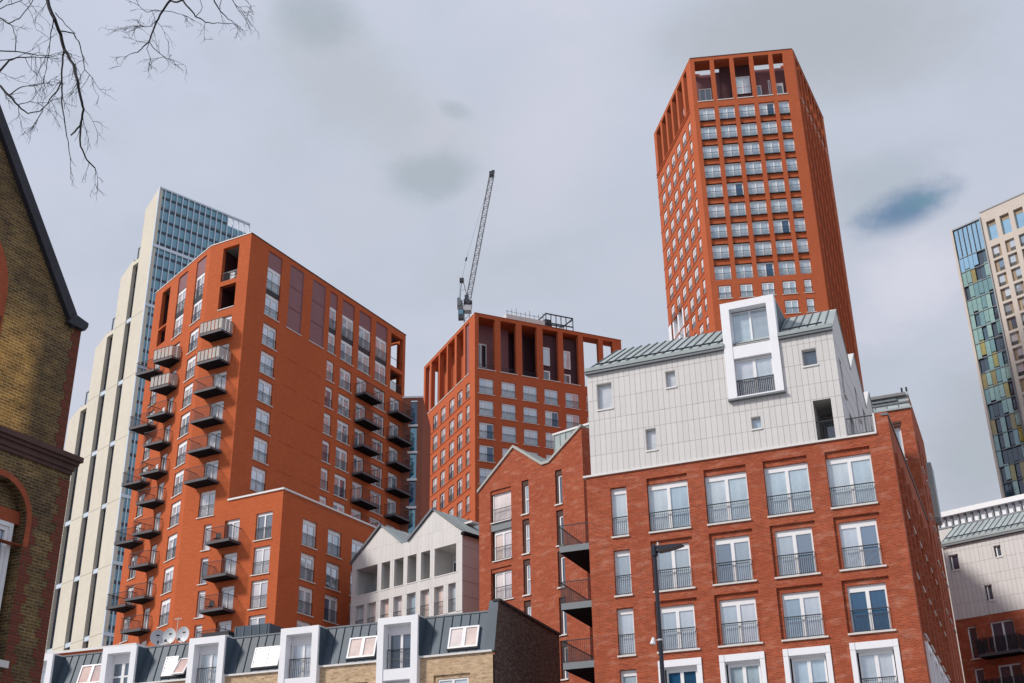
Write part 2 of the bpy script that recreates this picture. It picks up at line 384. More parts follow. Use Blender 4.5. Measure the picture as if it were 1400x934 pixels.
CACHE = {}
def cached(key, fn):
    if key not in CACHE: CACHE[key] = fn()
    return CACHE[key]
def rail_mesh(w_, h, pitch=0.12, r=0.008, mat=None):
    def mk():
        b = MB(); n = max(2, int(w_ / pitch))
        b.box(0, w_, -0.025, 0.025, h - 0.045, h); b.box(0, w_, -0.015, 0.015, 0.06, 0.09)
        for k in range(n + 1):
            x = w_ * k / n; b.box(x - r, x + r, -r, r, 0.06, h - 0.03)
        return b.mesh('railing', mat or M_RAIL)
    return cached(('rail', round(w_, 3), round(h, 3), pitch, r, (mat or M_RAIL).name), mk)
def box_mesh(name, dims, mat):
    def mk():
        b = MB(); b.box(*dims); return b.mesh(name, mat)
    return cached((name, tuple(round(q, 3) for q in dims), mat.name), mk)

def window(f, u0, u1, z0, z1, depth=0.22, leaves=2, glassm=None, rail=1.05, head=0.20, side=0.09, mull=0.14, sill=0.12, sillm=None, panes=None, transom=None, railpitch=0.12, name='window', framem=None, railr=0.008, bottom=0.07, doors=False):
    """window frame with its panes, railing and sill as sub-parts"""
    w_, h = u1 - u0, z1 - z0; framem = framem or M_WHITE; glassm = glassm or M_GLASS
    def mk():
        b = MB(); t = 0.09
        b.box(0, side, -t / 2, t / 2, 0, h); b.box(w_ - side, w_, -t / 2, t / 2, 0, h)
        b.box(side, w_ - side, -t / 2, t / 2, h - head, h); b.box(side, w_ - side, -t / 2, t / 2, 0, bottom)
        iw = w_ - 2 * side
        for k in range(1, leaves):
            x = side + iw * k / leaves; b.box(x - mull / 2, x + mull / 2, -t / 2 - 0.01, t / 2, bottom, h - head)
        if transom: b.box(side, w_ - side, -t / 2 - 0.005, t / 2, transom - 0.05, transom + 0.05)
        return b.mesh(name, framem)
    me = cached((name, round(w_, 3), round(h, 3), leaves, head, side, mull, transom, framem.name, bottom), mk)
    o = f.add(name, me, None, u0, depth, z0)
    iw = (w_ - 2 * side) / leaves
    for k in range(leaves):
        a = side + iw * k + (mull / 2 if k else 0); b = side + iw * (k + 1) - (mull / 2 if k < leaves - 1 else 0)
        gm = panes[k] if panes else glassm
        link('pane', box_mesh('pane', (0, b - a, 0.0, 0.02, 0, h - head - bottom), gm), o, (a, 0.01, bottom))
    if rail: link('railing', rail_mesh(w_ - 0.02, rail, railpitch, railr), o, (0.01, -depth + 0.05, 0.0))
    if sill: link('sill', box_mesh('sill', (-sill, w_ + sill, -depth - 0.09, -0.05, -0.085, -0.003), sillm or M_SILL), o)
    return o

def balcony(f, poly, z, th=0.22, railh=1.15, edges=None, infill=None, under=None, fascia=None, name='balcony', pitch=0.115):
    """slab from a plan polygon in facade coordinates; railing along the listed edges"""
    cx = sum(q[0] for q in poly) / len(poly); cy = sum(q[1] for q in poly) / len(poly)
    P = [(a - cx, b - cy) for a, b in poly]
    b = MB(); b.slab(P, 0, th, 0)
    for m_, (i, fc) in enumerate(zip(b.m, b.f)): pass
    b.m = [1 if len(fc) == 4 else 0 for fc in b.f]
    o = f.add(name, b, [under or M_SOFFIT, fascia or M_FASCIA], cx, cy, z)
    r = MB()
    for i, j in (edges or []):
        p, q = Vector((*P[i], 0)), Vector((*P[j], 0)); L = (q - p).length
        r.tube(p + Vector((0, 0, th + railh)), q + Vector((0, 0, th + railh)), 0.03, n=4)
        r.tube(p + Vector((0, 0, th + 0.08)), q + Vector((0, 0, th + 0.08)), 0.015, n=4)
        n = int(L / pitch)
        for k in range(n + 1):
            c = p.lerp(q, k / n); r.tube(c + Vector((0, 0, th)), c + Vector((0, 0, th + railh)), 0.011, n=4, cap=False)
    link('railing', r.mesh('railing', M_RAIL), o)
    if infill:
        for i, j in edges:
            p, q = Vector((*P[i], 0)), Vector((*P[j], 0)); L = (q - p).length; d = (q - p) / L; n = max(1, int(L / 0.42))
            g = MB()
            for k in range(n):
                a = p + d * (L * k / n + 0.05); c = p + d * (L * (k + 1) / n - 0.06); nn = Vector((-d.y, d.x, 0)) * 0.02
                i0 = [a, c]
                g.quad(a + Vector((0, 0, th + 0.1)), c + Vector((0, 0, th + 0.1)), c + Vector((0, 0, th + railh - 0.06)), a + Vector((0, 0, th + railh - 0.06)))
                g.quad(a + nn + Vector((0, 0, th + 0.1)), c + nn + Vector((0, 0, th + 0.1)), c + nn + Vector((0, 0, th + railh - 0.06)), a + nn + Vector((0, 0, th + railh - 0.06)))
            link('screen', g.mesh('screen', infill), o)
    return o

def roof_panels(root, e0, e1, r0, r1, n, mat, name='roof_panel', th=0.05, seam=0.035, seamh=0.07, seammat=None):
    """standing-seam roof slope between an eave line and a ridge line, sheet by sheet (points relative to root)"""
    e0, e1, r0, r1 = (Vector(q) for q in (e0, e1, r0, r1))
    nrm = (e1 - e0).cross(r0 - e0).normalized()
    if nrm.z < 0: nrm = -nrm
    for k in range(n):
        a, b = k / n, (k + 1) / n
        p = [e0.lerp(e1, a), e0.lerp(e1, b), r0.lerp(r1, b), r0.lerp(r1, a)]
        o = sum(p, Vector()) / 4
        mb = MB(); q = [x - o for x in p]; q2 = [x - nrm * th for x in q]; i = 0
        mb.v = [tuple(x) for x in q + q2]
        mb.f = [(0, 1, 2, 3), (4, 5, 6, 7), (0, 1, 5, 4), (1, 2, 6, 5), (2, 3, 7, 6), (3, 0, 4, 7)]; mb.m = [0] * 6
        d = (q[1] - q[0]).normalized() * seam
        s0, s1 = q[0], q[3]
        mb.quad(s0 + nrm * seamh, s0 + d + nrm * seamh, s1 + d + nrm * seamh, s1 + nrm * seamh, 1)
        mb.quad(s0, s0 + nrm * seamh, s1 + nrm * seamh, s1, 1)
        mb.quad(s0 + d, s0 + d + nrm * seamh, s1 + d + nrm * seamh, s1 + d, 1)
        mb.quad(s0, s0 + d, s0 + d + nrm * seamh, s0 + nrm * seamh, 1)
        link(name, mb.mesh(name, [mat, seammat or M_SEAM]), root, o)

def subtract(rects, hole):
    out = []
    for (a, b, c, d) in rects:
        h0, h1, h2, h3 = hole
        if h1 <= a or h0 >= b or h3 <= c or h2 >= d: out.append((a, b, c, d)); continue
        if h0 > a: out.append((a, h0, c, d))
        if h1 < b: out.append((h1, b, c, d))
        x0, x1 = max(a, h0), min(b, h1)
        if h2 > c: out.append((x0, x1, c, h2))
        if h3 < d: out.append((x0, x1, h3, d))
    return out
def cladding(f, u0, u1, rows, pitch, holes, mat, top=None, y=-0.035, gap=0.014, name='cladding_panel', stagger=False):
    cnt = 0
    for r_, (za, zb) in enumerate(zip(rows, rows[1:])):
        n = max(1, round((u1 - u0) / pitch)); off = (0.5 if stagger and r_ % 2 else 0.0)
        xs = [u0] + [u0 + (u1 - u0) * (k + off) / n for k in range(0 if off else 1, n)] + [u1]
        for a, b in zip(xs, xs[1:]):
            rc = [(a + gap / 2, b - gap / 2, za + gap / 2, zb - gap / 2)]
            for h in holes: rc = subtract(rc, h)
            for (p, q, c, d) in rc:
                if q - p < 0.05 or d - c < 0.05: continue
                dl = dr = d
                if top: dl, dr = min(d, top(p)), min(d, top(q))
                if dl <= c + 0.03 and dr <= c + 0.03: continue
                dl, dr = max(dl, c + 0.01), max(dr, c + 0.01)
                yy = y + random.uniform(-0.004, 0.004)
                mb = MB(); w_ = q - p
                mb.prism([(0, 0), (w_, 0), (w_, dr - c), (0, dl - c)], 0, 0.03)
                f.add(name, mb, mat, p, yy, c); cnt += 1
    return cnt
def shell(root, pts, z0, z1, mat, name='back_wall', skip=(), roof=None, roofmat=None, shrink=0.97):
    """plain unseen walls round a footprint (world xy) and a flat roof"""
    rl = Vector((root.location.x, root.location.y, 0)); P = [Vector((a, b, 0)) - rl for a, b in pts]
    mb = MB(); n = len(P)
    for i in range(n):
        if i in skip: continue
        a, b = P[i], P[(i + 1) % n]
        mb.quad(a + Vector((0, 0, z0)), b + Vector((0, 0, z0)), b + Vector((0, 0, z1)), a + Vector((0, 0, z1)))
    if mb.f: link(name, mb.mesh(name, mat), root)
    if roof is not None:
        c = sum(P, Vector()) / n; Q = [c + (q - c) * shrink for q in P]
        mb = MB(); mb.slab([(q.x, q.y) for q in Q], roof - 0.2, roof); link('roof', mb.mesh('roof', roofmat or M_ROOF), root)
def xy(v): return (v.x, v.y)
def copy_tree(o, loc=None, label=None):
    c = o.copy(); C.objects.link(c)
    if loc is not None: c.location = loc
    if label: c['label'] = label
    for ch in list(o.children):
        k = ch.copy(); C.objects.link(k); k.parent = c
        for g in list(ch.children):
            q = g.copy(); C.objects.link(q); q.parent = k
    return c
# ------------------------------------------------------------------ ground
def sheet(name, x0, x1, y0, y1, z, mat):
    mb = MB(); mb.quad((x0, y0, z), (x1, y0, z), (x1, y1, z), (x0, y1, z)); return link(name, mb.mesh(name, mat), kind='structure')
sheet('ground', -1500, 1500, -1500, 1500, 0.0, M_PAVE)
sheet('road', -300, 300, 14, 24, 0.004, M_ASPH)
def kerb(y):
    mb = MB(); mb.box(-300, 300, y, y + 0.15, 0.0, 0.12); link('kerb', mb.mesh('kerb', M_KERB), kind='structure')
kerb(24.0); kerb(13.85)
sheet('pavement', -300, 300, 24.15, 27.6, 0.12, M_PAVE)
mb = MB()
for k in range(-20, 21): mb.quad((k * 6, 18.95, 0.009), (k * 6 + 3, 18.95, 0.009), (k * 6 + 3, 19.05, 0.009), (k * 6, 19.05, 0.009))
link('road_marking', mb.mesh('road_marking', M_LINE), kind='structure')

# ------------------------------------------------------------------ orange apartment block, left of centre
def block_a():
    A0 = (-24.85, 102.02); K0 = (-29.28, 104.43); top = 61.9
    root = thing('apartment_block', 'orange brick block with black balconies and plum panels along its top, left of centre', 'apartment block', (*A0, 0))
    fr = Fac(root, A0, 28.9); f1 = Fac(root, A0, 118.5); f2 = Fac(root, K0, 140.3)
    po = f1.world(6.04); fp = Fac(root, xy(po), 28.9)
    S_ = [54.4, 51.3, 48.4, 45.55, 42.65, 39.8, 36.95, 34.05, 31.0, 28.05, 25.2, 22.3, 19.4, 16.5, 13.6, 10.7]
    pod = 35.05
    def tall(f, u0, u1, gm):
        """two-storey recess under the parapet: window, spandrel, window, plum panel"""
        window(f, u0, u1, 54.4, 56.72, 0.2, glassm=gm, leaves=2 if u1 - u0 > 1.5 else 1, rail=0.95, head=0.34, side=0.14)
        window(f, u0, u1, 57.25, 59.62, 0.2, glassm=gm, leaves=2 if u1 - u0 > 1.5 else 1, rail=0.95, head=0.34, side=0.14, sill=0)
        f.add('spandrel', box_mesh('spandrel', (0, u1 - u0, 0, 0.2, 0, 0.53), M_STEEL), None, u0, 0.08, 56.72)
        f.add('infill_panel', box_mesh('infill_panel', (0, u1 - u0, 0, 0.12, 0, 1.68), M_PURPLE), None, u0, 0.10, 59.62)
    # right-hand face
    holes = []
    tops = [(2.7, 4.75), (12.6, 13.85), (14.75, 16.85), (17.75, 19.95), (20.85, 23.0)]
    holes += [(a, b, 54.4, 61.3, 0.3) for a, b in tops]
    holes += [(6.05, 8.2, 54.4, 61.35, 0.16), (9.6, 11.82, 54.4, 61.35, 0.16)]
    holes += [(23.75, 26.05, 54.35, 56.75, 0.45), (23.75, 26.05, 57.2, 61.1, 0.45)]
    wins, doors = [], []
    for z in S_[1:]:
        if z > 33: wins.append((2.7, 4.7, z, z + 2.25))
        if z > 20:
            wins += [(12.6, 13.8, z, z + 2.22), (14.8, 16.8, z, z + 2.25), (20.85, 22.9, z, z + 2.25)]
            doors += [(17.75, 19.55, z, z + 2.3), (23.9, 25.75, z, z + 2.25)]
    holes += [(a, b, c, d, 0.25) for a, b, c, d in wins + doors]
    wall(fr, 0, 26.56, 0, top, holes, M_ORANGE)
    for a, b in tops: tall(fr, a, b, M_GLASSP)
    for a, b in ((6.05, 8.2), (9.6, 11.82)):
        fr.add('infill_panel', box_mesh('infill_panel', (0, b - a, 0, 0.1, 0, 6.95), M_PURPLE), None, a, 0.07, 54.4)
        mb = MB()
        for q in (0.0, b - a - 0.09): mb.box(q, q + 0.09, 0, 0.06, 0, 6.95)
        for q in (0, 2.3, 4.6, 6.87): mb.box(0.09, b - a - 0.09, 0.005, 0.05, q, q + 0.08)
        fr.add('panel_frame', mb, plum_frame, a, 0.02, 54.4)
        fr.add('sill', box_mesh('sill', (-0.1, b - a + 0.1, -0.08, 0.06, 0, 0.08), M_SILL), None, a, 0, 54.3)
    for a, b, c, d in wins: window(fr, a, b, c, d, 0.2, leaves=2 if b - a > 1.5 else 1, glassm=M_GLASSM, head=0.34, side=0.12, rail=0.98)
    for a, b, c, d in doors: window(fr, a, b, c, d, 0.2, glassm=M_GLASSM, head=0.36, side=0.12, rail=0, sill=0)
    for z in S_[1:12]:
        balcony(fr, [(17.5, -0.0), (17.5, -1.35), (20.6, -1.35), (20.6, -0.0)], z - 0.1, edges=[(0, 1), (1, 2), (2, 3)])
        balcony(fr, [(23.4, -0.0), (23.4, -1.35), (26.5, -1.35), (26.5, -0.0)], z - 0.1, edges=[(0, 1), (1, 2), (2, 3)])
    # faint brick string lines of the blank bays
    mb = MB()
    for z in S_[1:8]:
        for a, b in ((6.1, 8.2), (9.65, 11.8)): mb.box(a, b, -0.03, 0.01, z - 0.1, z)
    fr.add('brick_string', mb, M_ORANGE)
    # corner loggia at the far end: slab, back wall, end wall with a second opening
    mb = MB()
    mb.quad((22.9, 3.2, 54.35), (26.2, 3.2, 54.35), (26.2, 3.2, 61.4), (22.9, 3.2, 61.4)); mb.quad((22.9, 0.45, 54.35), (22.9, 3.2, 54.35), (22.9, 3.2, 61.4), (22.9, 0.45, 61.4))
    fr.add('loggia_lining', mb, M_ORANGE)
    mb = MB(); mb.box(22.9, 26.1, 0.3, 3.2, 56.85, 57.15); mb.box(22.9, 26.1, 0.46, 3.2, 54.1, 54.34); mb.box(22.9, 26.1, 0.46, 3.2, 61.12, 61.4)
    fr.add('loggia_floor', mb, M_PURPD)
    mb = MB(); mb.box(23.8, 26.05, 0.1, 0.14, 58.2, 58.25); mb.box(23.8, 26.05, 0.1, 0.14, 55.4, 55.45)
    for k in range(20): mb.box(23.8 + k * 0.115, 23.82 + k * 0.115, 0.1, 0.13, 54.4, 55.4)
    fr.add('railing', mb, M_RAIL)
    fe = Fac(root, xy(fr.world(26.56)), -61.1)
    wall(fe, 0, 19, 0, top, [(0.9, 2.9, 57.2, 61.0, 0.4), (0.9, 2.9, 54.4, 56.75, 0.4)], M_ORANGE)
    # left-hand face (bright), main part
    h1 = [(-3.4, -1.4, 57.45, 61.15, 0.4), (-3.4, -1.4, 54.45, 56.95, 0.4)]
    d1 = [(-3.15, -1.55, z, z + 2.25) for z in S_[1:7]]
    w1 = [(-3.35, -1.55, 34.05, 36.4)]
    n1_ = [(-2.5, -1.65, z, z + 2.28) for z in S_[8:]]
    d1b = [(-0.15, 1.5, z, z + 2.28) for z in S_[8:]]
    b1 = [(3.3, 5.05, z, z + 2.35) for z in S_[8:]]
    wall(f1, -5.04, 0, 0, top, h1 + [(a, b, c, d, 0.25) for a, b, c, d in d1 + w1 + n1_] + [(-0.15, 0.0, z, z + 2.28, 0.25) for z in S_[8:]], M_ORANGE)
    wall(f1, 0, 6.04, 0, pod, [(max(a, 0), b, c, d, 0.25) for a, b, c, d in d1b + b1], M_ORANGE)
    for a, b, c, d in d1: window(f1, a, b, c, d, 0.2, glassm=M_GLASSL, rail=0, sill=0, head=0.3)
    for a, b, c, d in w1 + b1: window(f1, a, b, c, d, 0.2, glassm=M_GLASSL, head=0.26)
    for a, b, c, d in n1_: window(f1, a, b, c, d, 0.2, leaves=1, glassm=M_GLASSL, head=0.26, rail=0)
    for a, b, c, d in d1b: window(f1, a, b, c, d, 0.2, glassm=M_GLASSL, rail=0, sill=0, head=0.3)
    for k, z in enumerate(S_[1:7]):
        balcony(f1, [(-3.95, 0), (-3.95, -1.5), (-1.25, -1.5), (-1.25, 0)], z - 0.1, edges=[(0, 1), (1, 2), (2, 3)], infill=M_WOOD if k < 2 else None)
    for z in S_[8:13]:
        balcony(f1, [(-0.82, 0), (-0.82, -1.5), (1.8, -1.5), (1.8, 0)], z - 0.1, edges=[(0, 1), (1, 2), (2, 3)])
    mb = MB()   # loggia room
    for z0, z1 in ((57.3, 61.3), (54.3, 57.05)):
        mb.quad((-3.6, 2.4, z0), (-1.2, 2.4, z0), (-1.2, 2.4, z1), (-3.6, 2.4, z1)); mb.quad((-3.6, 0.4, z0), (-3.6, 2.4, z0), (-3.6, 2.4, z1), (-3.6, 0.4, z1))
        mb.quad((-1.2, 0.4, z0), (-1.2, 2.4, z0), (-1.2, 2.4, z1), (-1.2, 0.4, z1)); mb.quad((-3.6, 0.4, z1), (-1.2, 0.4, z1), (-1.2, 2.4, z1), (-3.6, 2.4, z1)); mb.quad((-3.6, 0.4, z0), (-1.2, 0.4, z0), (-1.2, 2.4, z0), (-3.6, 2.4, z0))
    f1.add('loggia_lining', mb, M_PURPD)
    f1.add('loggia_band', box_mesh('loggia_band', (0, 2.0, 0, 0.15, 0, 0.5), M_PURPLE), None, -3.4, 0.06, 56.95)
    f1.add('ceiling_lamp', box_mesh('ceiling_lamp', (0, 0.5, 0, 0.5, 0, 0.06), M_WHITE), None, -2.0, 0.9, 61.05)
    window(f1, -2.9, -1.5, 54.45, 56.7, 2.3, glassm=M_GLASSD, rail=0, sill=0, framem=M_RAIL)
    f1.add('railing', rail_mesh(1.98, 1.0), None, -3.39, 0.12, 57.45); f1.add('sill', box_mesh('sill', (0, 2.0, -0.06, 0.1, 0, 0.08), M_SILL), None, -3.4, 0, 54.37)
    # left-hand face beyond the bend
    h2 = [(-10.75, -8.85, 57.0, 61.2, 0.4), (-10.75, -8.85, 54.95, 56.8, 0.4)]
    t2 = [(-6.95, -4.9), (-2.9, -0.85)]
    h2 += [(a, b, 54.4, 61.35, 0.3) for a, b in t2]
    w2 = [(-2.85, -0.9, z, z + 2.3) for z in S_[1:]]; dd2 = [(-6.4, -5.0, z, z + 2.25) for z in S_[1:]]; s2 = [(-10.75, -9.2, z, z + 2.2) for z in S_[1:]]
    wall(f2, -12.53, 0, 0, top, h2 + [(a, b, c, d, 0.25) for a, b, c, d in w2 + dd2 + s2], M_ORANGE)
    for a, b in t2: tall(f2, a, b, M_GLASSL)
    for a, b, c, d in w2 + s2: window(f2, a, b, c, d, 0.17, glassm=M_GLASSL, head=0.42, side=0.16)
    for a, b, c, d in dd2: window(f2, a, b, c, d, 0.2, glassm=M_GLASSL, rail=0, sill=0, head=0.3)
    for k, z in enumerate(S_[1:13]):
        balcony(f2, [(-6.85, 0), (-6.55, -1.85), (-4.3, -0.95), (-4.4, 0)], z - 0.1, edges=[(0, 1), (1, 2), (2, 3)], infill=M_WOOD if k < 2 else None)
        if k % 2 == 0: balcony(f2, [(-10.95, 0), (-10.45, -1.9), (-8.2, -1.0), (-8.3, 0)], z - 0.1, edges=[(0, 1), (1, 2), (2, 3)])
    mb = MB()
    mb.quad((-10.9, 2.2, 54.8), (-8.6, 2.2, 54.8), (-8.6, 2.2, 61.4), (-10.9, 2.2, 61.4)); mb.quad((-10.9, 0.4, 54.8), (-10.9, 2.2, 54.8), (-10.9, 2.2, 61.4), (-10.9, 0.4, 61.4)); mb.quad((-8.7, 0.4, 54.8), (-8.7, 2.2, 54.8), (-8.7, 2.2, 61.4), (-8.7, 0.4, 61.4))
    mb.quad((-10.9, 0.4, 61.3), (-8.6, 0.4, 61.3), (-8.6, 2.2, 61.3), (-10.9, 2.2, 61.3)); mb.quad((-10.9, 0.4, 54.9), (-8.6, 0.4, 54.9), (-8.6, 2.2, 54.9), (-10.9, 2.2, 54.9))
    f2.add('loggia_lining', mb, M_PURPD)
    f2.add('ceiling_lamp', box_mesh('ceiling_lamp', (0, 0.4, 0, 0.4, 0, 0.06), M_WHITE), None, -9.3, 0.7, 60.9)
    # podium wing
    wp = [(u, u + 1.95, z, z + 2.3) for z in S_[8:] for u in (2.85, 6.4, 9.95, 13.5, 17.05)]
    wall(fp, 0, 22, 0, pod, [(a, b, c, d, 0.25) for a, b, c, d in wp], M_ORANGE)
    for a, b, c, d in wp: window(fp, a, b, c, d, 0.2, glassm=M_GLASSM, head=0.36, side=0.12)
    mb = MB(); mb.slab([(0, 0), (22, 0), (22, 6.1), (0, 6.1)], pod - 0.25, pod - 0.2); fp.add('roof', mb, M_ROOF)
    mb = MB(); mb.box(-0.12, 22, -0.12, 0.35, 0, 0.16); fp.add('coping', mb, M_COPING, 0, 0, pod)
    mb = MB(); mb.box(0.01, 5.9, -0.12, 0.3, 0, 0.16); f1.add('coping', mb, M_COPING, 0, 0, pod)
    # parapet copings
    mb = MB(); mb.box(0, 26.6, -0.06, 0.35, 0, 0.07); fr.add('coping', mb, M_SLATE, 0, 0, top)
    mb = MB(); mb.box(-5.04, -0.02, -0.06, 0.35, 0, 0.09); f1.add('coping', mb, M_COPING, 0, 0, top)
    mb = MB(); mb.box(-12.55, -0.02, -0.06, 0.35, 0, 0.09); f2.add('coping', mb, M_COPING, 0, 0, top)
    e1 = fe.world(19); e2 = f2.world(-12.53)
    shell(root, [A0, xy(fr.world(26.56)), xy(e1), xy(e2), K0], 0, top, M_ORANGE, skip=(0, 1, 3, 4), roof=top - 0.5)
    # things standing on the balconies
    def chair(f, u, y, z, lab, mat):
        t_ = thing('folding_chair', lab, 'chair', f.world(u, y, z), rz=f.a)
        b = MB(); b.box(-0.25, 0.25, -0.22, 0.22, 0.42, 0.46); link('seat', b.mesh('seat', mat), t_)
        b = MB(); b.box(-0.25, 0.25, 0.2, 0.24, 0.5, 0.95); link('backrest', b.mesh('backrest', mat), t_)
        for sx in (-1, 1):
            b = MB(); b.tube((sx * 0.23, -0.2, 0), (sx * 0.23, 0.2, 0.44), 0.018, n=4); b.tube((sx * 0.23, 0.2, 0), (sx * 0.23, -0.2, 0.44), 0.018, n=4); link('leg', b.mesh('leg', mat), t_)
    t_ = thing('airer', 'white folding clothes airer in the topmost corner loggia of the orange block', 'clothes airer', f1.world(-2.2, 0.75, 57.47), rz=f1.a)
    b = MB()
    for k in range(7): b.tube((-0.75 + k * 0.25, -0.3, 1.15), (-0.75 + k * 0.25, 0.4, 1.35), 0.03, n=4)
    b.tube((-0.8, -0.3, 1.15), (0.8, -0.3, 1.15), 0.035, n=4); b.tube((-0.8, 0.4, 1.35), (0.8, 0.4, 1.35), 0.035, n=4); link('rack', b.mesh('rack', M_WHITE), t_)
    for s_ in (-1, 1):
        b = MB(); b.tube((s_ * 0.7, -0.45, 0), (-s_ * 0.5, 0.45, 1.3), 0.04, n=4); link('leg', b.mesh('leg', M_WHITE), t_)
        b = MB(); b.box(s_ * 0.45 - 0.28, s_ * 0.45 + 0.28, -0.02, 0.02, 0.5, 1.2); link('cloth', b.mesh('cloth', M_WHITE), t_)
    chair(f2, -5.9, -0.7, 45.7, 'white chair on the third black balcony from the top of the left column', M_WHITE)
    chair(f2, -5.9, -0.7, 39.95, 'white chair on the fifth black balcony from the top of the left column', M_WHITE)
    chair(f1, -0.2, -0.8, 31.1, 'black chair on the topmost balcony of the low orange wing', M_BLACK)
    chair(f1, -0.3, -0.8, 25.3, 'black chair on the third balcony down of the low orange wing', M_BLACK)
    return root
plum_frame = plain("plum frame", (0.24, 0.10, 0.105), 0.5)
block_a()

# ------------------------------------------------------------------ brick tower with a glass strip, seen in the gap behind
def gap_tower():
    x0, y0 = -17.5, 125.2
    root = thing('stair_tower', 'narrow brick tower with a blue glass strip, between the two orange blocks', 'tower', (x0, y0, 0))
    f = Fac(root, (x0, y0), 91.5); top = 54.1
    g0, g1 = 6.25, 6.98
    wall(f, 0, 7.6, 0, top, [(g0, g1, 0.5, top - 0.25, 0.2), (2.0, 4.6, 0.5, top - 3, 0.2)], M_SALMON)
    k = 0; z = top - 0.25
    for a, b in ((g0, g1), (2.0, 4.6)):
        z = top - 0.3
        while z > 8:
            f.add('pane', box_mesh('pane', (0.02, b - a - 0.02, 0, 0.03, 0.05, 3.0), M_TEALG if k % 3 else M_BLUEG), None, a, 0.15, z - 3.05); k += 1
            f.add('white_band', box_mesh('white_band', (-0.25, b - a + 0.1, -0.12, 0.12, 0, 0.24), M_WHITE), None, a, 0, z - 3.1)
            z -= 3.1
    mb = MB(); mb.box(0, 7.6, -0.08, 0.3, 0, 0.2); f.add('coping', mb, M_WHITE, 0, 0, top)
    p = [(x0, y0), xy(f.world(7.6)), xy(f.world(7.6, 9)), xy(f.world(0, 9))]
    shell(root, p, 0, top, M_SALMON, skip=(0,), roof=top - 0.4)
gap_tower()
